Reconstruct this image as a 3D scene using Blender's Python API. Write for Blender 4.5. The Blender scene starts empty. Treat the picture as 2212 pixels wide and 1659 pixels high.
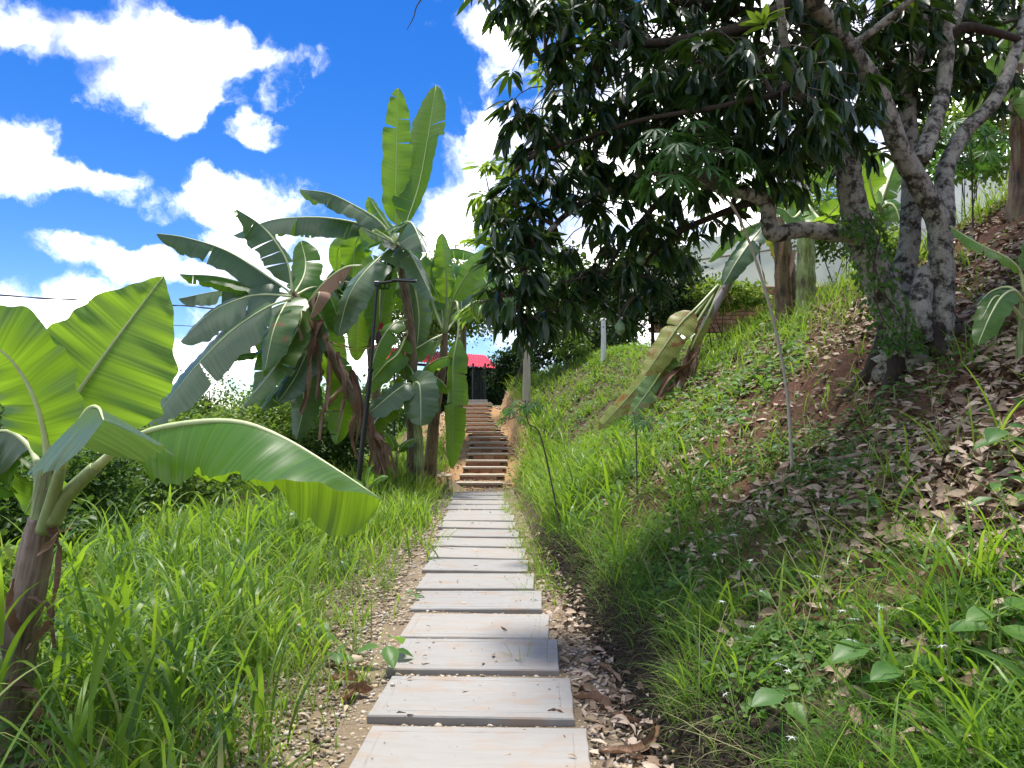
import bpy, math, random
import numpy as np
from mathutils import Vector, Matrix
R = math.radians
SC = bpy.context.scene
COL = SC.collection
random.seed(7); RNG = np.random.default_rng(11)

# ------------------------------------------------------------------ camera
EYE = 1.62; PITCH = math.atan(71/1600.0)
cd = bpy.data.cameras.new('camera'); cam = bpy.data.objects.new('camera', cd); COL.objects.link(cam)
cam.location = (0, 0, EYE); cam.rotation_euler = (R(90)+PITCH, 0, 0)
cd.sensor_width = 36; cd.lens = 36*1600/2212; cd.clip_start = .05; cd.clip_end = 3000
SC.camera = cam

# ------------------------------------------------------------------ exposure
SUN_EL, SUN_AZ = R(75), R(-20)          # azimuth measured from +Y towards +X
SC.view_settings.view_transform = 'Standard'; SC.view_settings.look = 'None'
SC.view_settings.gamma = 1; SC.view_settings.use_curve_mapping = False
SC.view_settings.exposure = 1.78
try:
    SC.cycles.use_denoising = True
    SC.cycles.max_bounces = 8; SC.cycles.diffuse_bounces = 4; SC.cycles.transmission_bounces = 6; SC.cycles.glossy_bounces = 3
    SC.cycles.sample_clamp_indirect = 6
except Exception: pass

# pixel of the photograph (2212 wide copy) + distance -> point in the place
def ray(px, py):
    cx = (px-1106)/1600.0; cy = (829.5-py)/1600.0
    c, s = math.cos(PITCH), math.sin(PITCH)
    return np.array([cx, c-cy*s, s+cy*c])
def P(px, py, d):
    r = ray(px, py); k = d/r[1]
    return np.array([r[0]*k, d, EYE+r[2]*k])

# ------------------------------------------------------------------ world
def build_world():
    w = bpy.data.worlds.new('World'); SC.world = w; w.use_nodes = True
    nt = w.node_tree; N = nt.nodes; L = nt.links; N.clear()
    def new(t, **k):
        n = N.new(t)
        for a, b in k.items(): setattr(n, a, b)
        return n
    def link(a, b): L.new(a, b)
    out = new('ShaderNodeOutputWorld'); bg = new('ShaderNodeBackground'); bg.inputs[1].default_value = .15
    link(bg.outputs[0], out.inputs[0])
    sky = new('ShaderNodeTexSky', sky_type='NISHITA'); sky.sun_disc = False
    sky.sun_elevation = SUN_EL; sky.sun_rotation = SUN_AZ; sky.altitude = 900; sky.air_density = 1.0; sky.dust_density = .3; sky.ozone_density = 3.0
    hs = new('ShaderNodeHueSaturation'); hs.inputs['Hue'].default_value = .514; hs.inputs['Saturation'].default_value = 1.40; hs.inputs['Value'].default_value = .365
    link(sky.outputs[0], hs.inputs['Color'])
    tc = new('ShaderNodeTexCoord'); D = tc.outputs['Generated']
    def vm(op, a, b=None):
        n = new('ShaderNodeVectorMath', operation=op)
        for i, v in enumerate((a, b)):
            if v is None: continue
            if hasattr(v, 'is_output'): link(v, n.inputs[i])
            else: n.inputs[i].default_value = v
        return n.outputs['Value'] if op in ('DOT_PRODUCT', 'LENGTH') else n.outputs[0]
    def mm(op, a, b=None, c=None):
        n = new('ShaderNodeMath', operation=op)
        for i, v in enumerate((a, b, c)):
            if v is None: continue
            if hasattr(v, 'is_output'): link(v, n.inputs[i])
            else: n.inputs[i].default_value = v
        return n.outputs[0]
    nz = new('ShaderNodeTexNoise'); nz.inputs['Scale'].default_value = 3.2; nz.inputs['Detail'].default_value = 6; nz.inputs['Roughness'].default_value = .55
    link(D, nz.inputs['Vector'])
    off = vm('SCALE', vm('SUBTRACT', nz.outputs['Color'], (.5, .5, .5))); 
    off.node.inputs['Scale'].default_value = .10
    nf = new('ShaderNodeTexNoise'); nf.inputs['Scale'].default_value = 14; nf.inputs['Detail'].default_value = 5; nf.inputs['Roughness'].default_value = .6
    link(D, nf.inputs['Vector'])
    of2 = vm('SCALE', vm('SUBTRACT', nf.outputs['Color'], (.5, .5, .5))); of2.node.inputs['Scale'].default_value = .055
    DD = vm('ADD', vm('ADD', D, off), of2)
    # clouds: (x, y, half width, half height) in the photograph's view, kept as directions
    blobs = [(190,62,185,48),(440,105,140,52),(330,165,125,75),(365,235,70,42),(650,142,58,34),(600,195,46,46),
             (30,290,105,80),(150,355,140,35),(490,430,130,62),(590,510,130,110),(690,580,110,130),(420,425,70,32),(780,690,170,150),
             (1085,300,75,90),(1010,380,95,90),(960,500,110,130),(1085,75,70,45),(60,690,190,75),(150,650,90,50),(140,800,300,90),
             (290,565,120,22),(400,600,130,30),(560,292,56,34),(545,740,160,90),(150,525,58,32),(1560,260,430,330),(2050,120,330,300),(1300,640,330,230)]
    acc = None
    for (px, py, rx, ry) in blobs:
        c = ray(px, py); c /= np.linalg.norm(c)
        r = np.cross(c, [0, 0, 1]); r /= np.linalg.norm(r); u = np.cross(r, c)
        a = vm('DOT_PRODUCT', DD, tuple(r*1600/rx)); b = vm('DOT_PRODUCT', DD, tuple(u*1600/ry))
        k = mm('MULTIPLY_ADD', vm('DOT_PRODUCT', DD, tuple(c)), -6.0, 5.75)
        k = mm('MAXIMUM', k, 0.0)
        cb = new('ShaderNodeCombineXYZ'); link(a, cb.inputs[0]); link(b, cb.inputs[1]); link(k, cb.inputs[2])
        v = mm('SUBTRACT', 1.0, vm('LENGTH', cb.outputs[0]))
        if rx < 60: v = mm('MINIMUM', v, .16)
        acc = v if acc is None else mm('SMOOTH_MAX', acc, v, .15)
    # the rest of the sky: fair weather clouds of the same kind
    nb = new('ShaderNodeTexNoise'); nb.inputs['Scale'].default_value = 2.3; nb.inputs['Detail'].default_value = 3
    link(vm('MULTIPLY', D, (1, 1, 1.9)), nb.inputs['Vector'])
    gen = mm('MULTIPLY_ADD', nb.outputs[0], 4.0, -2.0)
    fwd = vm('DOT_PRODUCT', D, tuple(ray(800, 500)/np.linalg.norm(ray(800, 500))))
    gen = mm('SUBTRACT', gen, mm('MULTIPLY', mm('MAXIMUM', mm('SUBTRACT', fwd, .55), 0.0), 6.0))
    acc = mm('MAXIMUM', acc, gen)
    nd = new('ShaderNodeTexNoise'); nd.inputs['Scale'].default_value = 9; nd.inputs['Detail'].default_value = 10; nd.inputs['Roughness'].default_value = .62
    link(DD, nd.inputs['Vector'])
    den = mm('ADD', acc, mm('MULTIPLY_ADD', nd.outputs[0], 3.3, -1.62))
    ss = new('ShaderNodeMapRange', interpolation_type='SMOOTHSTEP'); link(den, ss.inputs[0])
    ss.inputs[1].default_value = -.15; ss.inputs[2].default_value = 1.15
    ns = new('ShaderNodeTexNoise'); ns.inputs['Scale'].default_value = 7; ns.inputs['Detail'].default_value = 5
    link(DD, ns.inputs['Vector'])
    sh = new('ShaderNodeMapRange'); link(ns.outputs[0], sh.inputs[0]); sh.inputs[1].default_value = .36; sh.inputs[2].default_value = .60
    cc = new('ShaderNodeMix', data_type='RGBA'); link(sh.outputs[0], cc.inputs[0])
    cc.inputs[6].default_value = (2.3, 2.4, 2.8, 1); cc.inputs[7].default_value = (13.5, 13.0, 12.0, 1)
    mx = new('ShaderNodeMix', data_type='RGBA'); link(ss.outputs[0], mx.inputs[0]); link(hs.outputs[0], mx.inputs[6]); link(cc.outputs[2], mx.inputs[7])
    link(mx.outputs[2], bg.inputs[0])
build_world()
sd = bpy.data.lights.new('sun', 'SUN'); sd.energy = 2.0; sd.angle = R(10.0); sd.color = (1, .955, .88)
sun = bpy.data.objects.new('sun', sd); COL.objects.link(sun)
SV = Vector((math.sin(SUN_AZ)*math.cos(SUN_EL), math.cos(SUN_AZ)*math.cos(SUN_EL), math.sin(SUN_EL)))
sun.rotation_euler = SV.to_track_quat('Z', 'Y').to_euler(); sun.location = (0, 0, 30)

# ------------------------------------------------------------------ helpers
def tag(o, label=None, cat=None, group=None, kind=None):
    if label: o['label'] = label
    if cat: o['category'] = cat
    if group: o['group'] = group
    if kind: o['kind'] = kind
    return o
def thing(name, label, cat, loc, group=None):
    o = bpy.data.objects.new(name, None); COL.objects.link(o); o.empty_display_size = .1
    o.location = tuple(float(v) for v in loc)
    return tag(o, label, cat, group)
def put(name, me, parent=None):
    o = bpy.data.objects.new(name, me); COL.objects.link(o); o.parent = parent
    return o
def root_loc(p):
    v = np.zeros(3)
    while p is not None:
        v += np.array(p.location); p = p.parent
    return v
def mesh(name, V, F, mat, parent=None, tint=None, uv=None, smooth=False, local=False):
    """V in world metres; made local to the parent thing"""
    V = np.asarray(V, dtype=np.float64).reshape(-1, 3)
    if parent is not None and not local: V = V-root_loc(parent)
    me = bpy.data.meshes.new(name)
    if isinstance(F, np.ndarray):
        m, k = F.shape
        me.vertices.add(len(V)); me.vertices.foreach_set('co', V.astype(np.float32).ravel())
        me.loops.add(m*k); me.loops.foreach_set('vertex_index', F.astype(np.int32).ravel())
        me.polygons.add(m); me.polygons.foreach_set('loop_start', np.arange(0, m*k, k, dtype=np.int32))
        me.update(calc_edges=True)
    else:
        me.from_pydata([tuple(v) for v in V], [], [tuple(int(i) for i in f) for f in F])
    if tint is not None:
        a = me.attributes.new('tint', 'FLOAT', 'POINT'); a.data.foreach_set('value', np.asarray(tint, dtype=np.float32).ravel())
    if uv is not None:
        ly = me.uv_layers.new(name='UVMap'); idx = np.empty(len(me.loops), dtype=np.int32); me.loops.foreach_get('vertex_index', idx)
        ly.data.foreach_set('uv', np.asarray(uv, dtype=np.float32)[idx].ravel())
    if smooth: me.polygons.foreach_set('use_smooth', np.ones(len(me.polygons), dtype=bool))
    me.validate()
    if mat: me.materials.append(mat)
    return put(name, me, parent)
class MB:
    def __init__(s): s.V = []; s.F = []; s.n = 0; s.U = []
    def add(s, V, F, U=None):
        V = np.asarray(V, float); s.V.append(V); s.F += [tuple(int(i)+s.n for i in f) for f in F]; s.n += len(V)
        s.U.append(np.zeros((len(V), 2)) if U is None else np.asarray(U, float)); return s
    def build(s, name, mat, parent=None, smooth=False, uv=False):
        return mesh(name, np.concatenate(s.V), s.F, mat, parent, smooth=smooth, uv=np.concatenate(s.U) if uv else None)
def cr(pts, n):
    """smooth curve through points"""
    p = np.asarray(pts, float)
    if len(p) == 2: return p[0]+(p[1]-p[0])*np.linspace(0, 1, n)[:, None]
    q = np.vstack([2*p[0]-p[1], p, 2*p[-1]-p[-2]])
    t = np.linspace(0, len(p)-1-1e-9, n); i = t.astype(int); f = (t-i)[:, None]
    a, b, c, d = q[i], q[i+1], q[i+2], q[i+3]
    return .5*((2*b)+(-a+c)*f+(2*a-5*b+4*c-d)*f**2+(-a+3*b-3*c+d)*f**3)
def nrm(v): return v/np.maximum(np.linalg.norm(v, axis=-1, keepdims=True), 1e-9)
def tube(pts, rad, sides=8, n=None, lump=0, seed=0, cap=True, flat=1.0):
    pts = np.asarray(pts, float); rad = np.asarray(rad, float)
    if n is None: n = max(2, (len(pts)-1)*5+1)
    C = cr(pts, n); r = np.interp(np.linspace(0, 1, n), np.linspace(0, 1, len(rad)), rad)
    T = nrm(np.gradient(C, axis=0)); ref = np.array([0, 0, 1.]) if abs(T[0][2]) < .9 else np.array([1., 0, 0])
    A = np.zeros_like(C); a = nrm(np.cross(T[0], ref))
    for i in range(n):
        a = nrm(a-T[i]*np.dot(a, T[i])); A[i] = a
    B = np.cross(T, A); th = np.linspace(0, 2*np.pi, sides, endpoint=False)
    rg = np.random.default_rng(seed+17)
    rr = r[:, None]*(1+lump*(rg.random((n, sides))-.5)*2)
    V = C[:, None]+rr[..., None]*(np.cos(th)[None, :, None]*A[:, None]+flat*np.sin(th)[None, :, None]*B[:, None])
    V = V.reshape(-1, 3); F = []
    for i in range(n-1):
        for j in range(sides):
            k = (j+1) % sides; F.append((i*sides+j, i*sides+k, (i+1)*sides+k, (i+1)*sides+j))
    if cap: F.append(tuple(range(sides))[::-1]); F.append(tuple((n-1)*sides+j for j in range(sides)))
    ln = np.concatenate([[0], np.cumsum(np.linalg.norm(np.diff(C, axis=0), axis=1))])
    U = np.stack([np.repeat(ln, sides), np.tile(th/(2*np.pi), n)], 1)
    return V, F, U
def box(c, s, rz=0, rx=0):
    c = np.asarray(c, float); h = np.asarray(s, float)/2
    V = np.array([[x, y, z] for z in (-1, 1) for x, y in ((-1, -1), (1, -1), (1, 1), (-1, 1))])*h
    if rx: V = V@np.array(Matrix.Rotation(rx, 3, 'X')).T
    if rz: V = V@np.array(Matrix.Rotation(rz, 3, 'Z')).T
    return V+c, [(3, 2, 1, 0), (4, 5, 6, 7), (0, 1, 5, 4), (1, 2, 6, 5), (2, 3, 7, 6), (3, 0, 4, 7)]
def bevbox(c, s, b, rz=0, jit=0, rg=None):
    """box with chamfered edges (24 verts)"""
    h = np.asarray(s, float)/2; V = []; idx = {}
    for sx in (-1, 1):
        for sy in (-1, 1):
            for sz in (-1, 1):
                k = np.array([sx, sy, sz])
                for ax in range(3):
                    v = k*h; v = v-k*b*np.array([0 if i == ax else 1 for i in range(3)]); idx[(sx, sy, sz, ax)] = len(V); V.append(v)
    F = []
    for ax in range(3):
        o = [i for i in range(3) if i != ax]
        for s_ in (-1, 1):
            q = []
            for a_, b_ in ((-1, -1), (1, -1), (1, 1), (-1, 1)):
                k = [0, 0, 0]; k[ax] = s_; k[o[0]] = a_; k[o[1]] = b_; q.append(idx[(*k, ax)])
            if (s_ > 0) == (ax == 1): q = q[::-1]
            F.append(q)
    for ax in range(3):
        o = [i for i in range(3) if i != ax]
        for a_ in (-1, 1):
            for b_ in (-1, 1):
                q = []
                for t_, fx in ((-1, o[0]), (1, o[0]), (1, o[1]), (-1, o[1])):
                    k = [0, 0, 0]; k[ax] = t_; k[o[0]] = a_; k[o[1]] = b_; q.append(idx[(*k, fx)])
                F.append(q)
    for sx in (-1, 1):
        for sy in (-1, 1):
            for sz in (-1, 1): F.append([idx[(sx, sy, sz, a)] for a in range(3)])
    V = np.array(V)
    # face directions made consistent
    G = []
    for f in F:
        p = V[f]; n_ = np.cross(p[1]-p[0], p[2]-p[0])
        G.append(tuple(f) if np.dot(n_, p.mean(0)) > 0 else tuple(f[::-1]))
    if jit and rg is not None: V = V+(rg.random(V.shape)-.5)*jit
    if rz: V = V@np.array(Matrix.Rotation(rz, 3, 'Z')).T
    return V+np.asarray(c, float), G
def scatter(TV, TF, M, pos):
    """join copies of a template: TV (n,3), TF (m,k), M (N,3,3), pos (N,3)"""
    TV = np.asarray(TV, float); TF = np.asarray(TF)
    V = np.einsum('nij,vj->nvi', M, TV)+pos[:, None]
    F = TF[None]+(np.arange(len(pos))*len(TV))[:, None, None]
    return V.reshape(-1, 3), F.reshape(-1, TF.shape[1])
def eul(rx, ry, rz):
    cx, sx, cy, sy, cz, sz = np.cos(rx), np.sin(rx), np.cos(ry), np.sin(ry), np.cos(rz), np.sin(rz)
    Z = np.zeros_like(rx*1.0); O = Z+1
    X = np.stack([np.stack([O, Z, Z], -1), np.stack([Z, cx, -sx], -1), np.stack([Z, sx, cx], -1)], -2)
    Y = np.stack([np.stack([cy, Z, sy], -1), np.stack([Z, O, Z], -1), np.stack([-sy, Z, cy], -1)], -2)
    ZZ = np.stack([np.stack([cz, -sz, Z], -1), np.stack([sz, cz, Z], -1), np.stack([Z, Z, O], -1)], -2)
    return ZZ@Y@X
def frames(t, n):
    """columns: side, along t, normal"""
    t = nrm(t); s = nrm(np.cross(t, n)); k = np.cross(s, t)
    return np.stack([s, t, k], -1)
_h = np.random.default_rng(5).random((256, 256))
def vnoise(x, y, sc=1.0):
    x = np.asarray(x, float)*sc+1000.3; y = np.asarray(y, float)*sc+1000.7
    i = np.floor(x).astype(int); j = np.floor(y).astype(int); f = x-i; g = y-j
    f = f*f*(3-2*f); g = g*g*(3-2*g); i &= 255; j &= 255; i1 = (i+1) & 255; j1 = (j+1) & 255
    return (_h[i, j]*(1-f)+_h[i1, j]*f)*(1-g)+(_h[i, j1]*(1-f)+_h[i1, j1]*f)*g
def sst(a, b, x):
    t = np.clip((x-a)/(b-a), 0, 1); return t*t*(3-2*t)

# ------------------------------------------------------------------ materials
def nodemat(name):
    m = bpy.data.materials.new(name); m.use_nodes = True; nt = m.node_tree
    b = nt.nodes['Principled BSDF']; return m, nt, b
def ramp(nt, cols, src):
    r = nt.nodes.new('ShaderNodeValToRGB'); e = r.color_ramp.elements
    k = len(cols)
    e[0].color = (*cols[0], 1); e[1].color = (*cols[-1], 1); e[0].position = 0; e[1].position = 1
    for i in range(1, k-1):
        x = e.new(i/(k-1)); x.color = (*cols[i], 1)
    nt.links.new(src, r.inputs[0]); return r
def noise(nt, scale, detail=4, rough=.55, vec=None, mapping=None):
    n = nt.nodes.new('ShaderNodeTexNoise'); n.inputs['Scale'].default_value = scale; n.inputs['Detail'].default_value = detail; n.inputs['Roughness'].default_value = rough
    if vec is None:
        t = nt.nodes.new('ShaderNodeTexCoord'); vec = t.outputs['Object']
    if mapping:
        mp = nt.nodes.new('ShaderNodeMapping'); mp.inputs['Scale'].default_value = mapping; nt.links.new(vec, mp.inputs['Vector']); vec = mp.outputs[0]
    nt.links.new(vec, n.inputs['Vector']); return n
def math_(nt, op, a, b=None):
    n = nt.nodes.new('ShaderNodeMath'); n.operation = op
    for i, v in enumerate((a, b)):
        if v is None: continue
        if hasattr(v, 'is_output'): nt.links.new(v, n.inputs[i])
        else: n.inputs[i].default_value = v
    return n.outputs[0]
def mixc(nt, f, a, b, mode='MIX'):
    n = nt.nodes.new('ShaderNodeMix'); n.data_type = 'RGBA'; n.blend_type = mode
    for i, v in ((0, f), (6, a), (7, b)):
        if hasattr(v, 'is_output'): nt.links.new(v, n.inputs[i])
        elif i == 0: n.inputs[0].default_value = v
        else: n.inputs[i].default_value = (*v, 1)
    return n.outputs[2]
def bump(nt, b, h, strength, dist=.02):
    n = nt.nodes.new('ShaderNodeBump'); n.inputs['Strength'].default_value = strength; n.inputs['Distance'].default_value = dist
    nt.links.new(h, n.inputs['Height']); nt.links.new(n.outputs[0], b.inputs['Normal']); return n
def plain(name, col, rough=.6, metal=0, nscale=None, var=.25, bmp=0, spec=.5, mapping=None):
    m, nt, b = nodemat(name)
    b.inputs['Roughness'].default_value = rough; b.inputs['Metallic'].default_value = metal; b.inputs['Specular IOR Level'].default_value = spec
    if nscale:
        n = noise(nt, nscale, 6, .6, mapping=mapping)
        c = tuple(col); r = ramp(nt, [tuple(v*(1-var) for v in c), c, tuple(min(1, v*(1+var)) for v in c)], n.outputs[0])
        nt.links.new(r.outputs[0], b.inputs['Base Color'])
        if bmp: bump(nt, b, n.outputs[0], bmp, .01)
    else: b.inputs['Base Color'].default_value = (*col, 1)
    return m
def leafmat(name, cols, tcol, tfac=.4, rough=.45, src='tint', spec=.4, veins=None, patch=None):
    """thin leaf: glossy skin + light passing through. src: 'tint' attribute or 'rand' per object"""
    m, nt, b = nodemat(name); out = nt.nodes['Material Output']
    if src == 'tint':
        a = nt.nodes.new('ShaderNodeAttribute'); a.attribute_name = 'tint'; s = a.outputs['Fac']
    else:
        a = nt.nodes.new('ShaderNodeObjectInfo'); s = a.outputs['Random']
    r = ramp(nt, cols, s); c = r.outputs[0]
    tr = nt.nodes.new('ShaderNodeBsdfTranslucent')
    tcn = mixc(nt, .55, tcol, c)
    if veins:
        uvn = nt.nodes.new('ShaderNodeUVMap'); sx = nt.nodes.new('ShaderNodeSeparateXYZ'); nt.links.new(uvn.outputs[0], sx.inputs[0])
        u = math_(nt, 'ADD', sx.outputs[0], math_(nt, 'MULTIPLY', sx.outputs[1], -.06))
        cb = nt.nodes.new('ShaderNodeCombineXYZ'); nt.links.new(u, cb.inputs[0]); nt.links.new(math_(nt, 'MULTIPLY', sx.outputs[1], .01), cb.inputs[1])
        n1 = noise(nt, veins, 3, .7, vec=cb.outputs[0])
        n2 = noise(nt, veins*.14, 4, .7, vec=cb.outputs[0])
        k = math_(nt, 'ADD', math_(nt, 'MULTIPLY', n1.outputs[0], .95), math_(nt, 'MULTIPLY', n2.outputs[0], .18))
        v = ramp(nt, [(.2, .22, .2), (.45, .48, .45), (1.0, 1.0, 1.0), (1.7, 1.62, 1.5), (2.0, 1.9, 1.8)], k)
        c = mixc(nt, 1.0, c, v.outputs[0], 'MULTIPLY'); tcn = mixc(nt, .8, tcn, v.outputs[0], 'MULTIPLY')
        bump(nt, b, n1.outputs[0], .35, .004)
    if patch:
        pcol, lo, hi, psc = patch
        pn = noise(nt, psc, 5, .65); pr = nt.nodes.new('ShaderNodeMapRange'); pr.inputs[1].default_value = lo; pr.inputs[2].default_value = hi; nt.links.new(pn.outputs[0], pr.inputs[0])
        c = mixc(nt, pr.outputs[0], c, pcol); tcn = mixc(nt, pr.outputs[0], tcn, tuple(v*.8 for v in pcol))
    nt.links.new(c, b.inputs['Base Color']); b.inputs['Roughness'].default_value = rough; b.inputs['Specular IOR Level'].default_value = spec
    nt.links.new(tcn, tr.inputs['Color'])
    mx = nt.nodes.new('ShaderNodeMixShader'); mx.inputs[0].default_value = tfac
    nt.links.new(b.outputs[0], mx.inputs[1]); nt.links.new(tr.outputs[0], mx.inputs[2]); nt.links.new(mx.outputs[0], out.inputs[0])
    return m
M = {}
def concrete():
    m, nt, b = nodemat('cast concrete'); oi = nt.nodes.new('ShaderNodeObjectInfo')
    t = nt.nodes.new('ShaderNodeTexCoord'); ad = nt.nodes.new('ShaderNodeVectorMath'); ad.operation = 'ADD'
    nt.links.new(t.outputs['Object'], ad.inputs[0]); sc = math_(nt, 'MULTIPLY', oi.outputs['Random'], 40); nt.links.new(sc, ad.inputs[1])
    v = ad.outputs[0]
    w = noise(nt, 1, 5, .6, vec=v, mapping=(2.5, 26, 4)); w.inputs['Distortion'].default_value = 1.2
    n2 = noise(nt, 3.2, 5, .6, vec=v, mapping=(1, 2.2, 1)); n3 = noise(nt, 160, 2, .5, vec=v)
    c = ramp(nt, [(.20, .193, .178), (.258, .25, .233), (.295, .286, .268), (.335, .326, .306)], w.outputs[0]).outputs[0]
    st = nt.nodes.new('ShaderNodeMapRange'); st.inputs[1].default_value = .50; st.inputs[2].default_value = .74; nt.links.new(n2.outputs[0], st.inputs[0])
    c = mixc(nt, math_(nt, 'MULTIPLY', st.outputs[0], .85), c, (.30, .20, .125))
    n4 = noise(nt, 12, 4, .6, vec=v); d4 = nt.nodes.new('ShaderNodeMapRange'); d4.inputs[1].default_value = .58; d4.inputs[2].default_value = .75; nt.links.new(n4.outputs[0], d4.inputs[0])
    c = mixc(nt, math_(nt, 'MULTIPLY', d4.outputs[0], .6), c, (.22, .205, .185))
    c = mixc(nt, math_(nt, 'MULTIPLY', oi.outputs['Random'], .3), c, (.38, .34, .285))
    nt.links.new(c, b.inputs['Base Color']); b.inputs['Roughness'].default_value = .8
    bump(nt, b, math_(nt, 'ADD', w.outputs[0], math_(nt, 'MULTIPLY', n3.outputs[0], .5)), .35, .004)
    return m
M['concrete'] = concrete()
def brickm():
    m, nt, b = nodemat('fired clay brick'); oi = nt.nodes.new('ShaderNodeObjectInfo')
    c = ramp(nt, [(.27, .10, .06), (.42, .18, .10), (.48, .24, .14), (.36, .12, .07), (.50, .29, .19)], oi.outputs['Random']).outputs[0]
    n = noise(nt, 45, 4, .6); c = mixc(nt, math_(nt, 'MULTIPLY', n.outputs[0], .5), c, (.30, .22, .17))
    nt.links.new(c, b.inputs['Base Color']); b.inputs['Roughness'].default_value = .9; bump(nt, b, n.outputs[0], .5, .005); return m
M['brick'] = brickm()
M['treadm'] = plain('weathered cast tread', (.44, .375, .295), .85, 0, 16, .25, .2)
def groundm():
    m, nt, b = nodemat('soil'); 
    def at(k):
        a = nt.nodes.new('ShaderNodeAttribute'); a.attribute_name = k; return a.outputs['Fac']
    n1 = noise(nt, 2.2, 8, .65); n2 = noise(nt, 26, 6, .65); n3 = noise(nt, 90, 4, .6)
    base = ramp(nt, [(.035, .026, .016), (.085, .062, .036), (.13, .105, .055), (.17, .13, .08)], n2.outputs[0]).outputs[0]
    red = ramp(nt, [(.035, .018, .011), (.085, .040, .024), (.135, .068, .042), (.20, .12, .08)], n2.outputs[0]).outputs[0]
    grav = ramp(nt, [(.07, .05, .032), (.18, .135, .085), (.30, .235, .155), (.40, .33, .25)], n3.outputs[0]).outputs[0]
    ochre = ramp(nt, [(.22, .12, .055), (.38, .23, .11), (.50, .33, .18)], n2.outputs[0]).outputs[0]
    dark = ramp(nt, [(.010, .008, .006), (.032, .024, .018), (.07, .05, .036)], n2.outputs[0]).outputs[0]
    far = ramp(nt, [(.03, .055, .012), (.06, .10, .022), (.10, .12, .04)], n1.outputs[0]).outputs[0]
    c = mixc(nt, at('m_red'), base, red); c = mixc(nt, at('m_grav'), c, grav); c = mixc(nt, at('m_ochre'), c, ochre); c = mixc(nt, at('m_dark'), c, dark); c = mixc(nt, at('m_far'), c, far)
    nt.links.new(c, b.inputs['Base Color']); b.inputs['Roughness'].default_value = .95; b.inputs['Specular IOR Level'].default_value = .2
    bump(nt, b, math_(nt, 'ADD', n2.outputs[0], math_(nt, 'MULTIPLY', n3.outputs[0], .5)), .8, .03); return m
M['ground'] = groundm()
def tintmat(name, cols, rough=.85, nscale=30, spec=.3):
    m, nt, b = nodemat(name); a = nt.nodes.new('ShaderNodeAttribute'); a.attribute_name = 'tint'
    c = ramp(nt, cols, a.outputs['Fac']).outputs[0]; n = noise(nt, nscale, 3, .6)
    c = mixc(nt, .6, c, ramp(nt, [(.55, .52, .5), (1, 1, 1), (1.3, 1.3, 1.3)], n.outputs[0]).outputs[0], 'MULTIPLY')
    nt.links.new(c, b.inputs['Base Color']); b.inputs['Roughness'].default_value = rough; b.inputs['Specular IOR Level'].default_value = spec; return m
M['pebble'] = tintmat('river gravel', [(.13, .10, .07), (.30, .23, .16), (.42, .36, .28), (.50, .38, .22), (.24, .21, .18), (.60, .54, .46), (.36, .25, .15)], .75, 60)
M['litter'] = tintmat('dead leaves', [(.12, .075, .045), (.27, .185, .125), (.42, .315, .23), (.52, .42, .32), (.15, .095, .06), (.38, .30, .21), (.20, .13, .08)], .8, 22)
M['dryleaf'] = leafmat('dry banana leaf', [(.11, .06, .037), (.19, .115, .072), (.29, .195, .135)], (.32, .17, .09), .18, .75, 'rand', .2, veins=60)
M['ban'] = leafmat('banana leaf', [(.045, .12, .02), (.06, .15, .025), (.08, .185, .03)], (.42, .70, .01), .5, .36, 'rand', .55, veins=110)
M['banlit'] = leafmat('young banana leaf', [(.085, .20, .03), (.11, .235, .038)], (.50, .76, .02), .5, .36, 'rand', .55, veins=120)
M['near1'] = leafmat('near banana leaf', [(.085, .19, .032), (.10, .215, .036)], (.50, .76, .02), .5, .36, 'rand', .55, veins=46)
M['near2'] = leafmat('near banana leaf underside', [(.055, .14, .02), (.075, .175, .028)], (.46, .74, .01), .52, .36, 'rand', .55, veins=52)
M['bandark'] = leafmat('waxy banana leaf', [(.05, .10, .045), (.08, .135, .065), (.11, .165, .09)], (.22, .42, .03), .28, .33, 'rand', .6, veins=90)
M['banyel'] = leafmat('yellowing banana leaf', [(.16, .21, .05), (.22, .24, .06)], (.6, .6, .06), .35, .45, 'rand', .4, veins=90, patch=((.26, .12, .03), .52, .64, 5))
M['bantip'] = leafmat('banana leaf with scorched edge', [(.06, .12, .03), (.08, .15, .04)], (.3, .5, .03), .35, .4, 'rand', .5, veins=90, patch=((.22, .12, .04), .58, .66, 4))
M['midrib'] = plain('banana midrib', (.52, .58, .28), .45, 0, 20, .25)
M['petiole'] = plain('banana petiole', (.24, .30, .11), .4, 0, 14, .35, mapping=(3, 3, .6))
def stemm(name, cols, sc=6):
    m, nt, b = nodemat(name); u = nt.nodes.new('ShaderNodeUVMap')
    n = noise(nt, sc, 7, .68, vec=u.outputs[0], mapping=(.5, 3.2, 1)); n2 = noise(nt, 3, 4, .6)
    k = math_(nt, 'ADD', math_(nt, 'MULTIPLY', n.outputs[0], .65), math_(nt, 'MULTIPLY', n2.outputs[0], .4))
    mr = nt.nodes.new('ShaderNodeMapRange'); mr.inputs[1].default_value = .38; mr.inputs[2].default_value = .68; nt.links.new(k, mr.inputs[0])
    nt.links.new(ramp(nt, cols, mr.outputs[0]).outputs[0], b.inputs['Base Color']); b.inputs['Roughness'].default_value = .65; bump(nt, b, n.outputs[0], .6, .012); return m
M['stem'] = stemm('banana stem with brown sheaths', [(.035, .022, .014), (.10, .06, .034), (.20, .125, .07), (.19, .18, .075), (.36, .28, .18)])
M['stemgreen'] = stemm('green banana stem', [(.06, .04, .02), (.13, .10, .04), (.15, .19, .06), (.24, .30, .11), (.38, .40, .20), (.20, .10, .05)])
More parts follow.
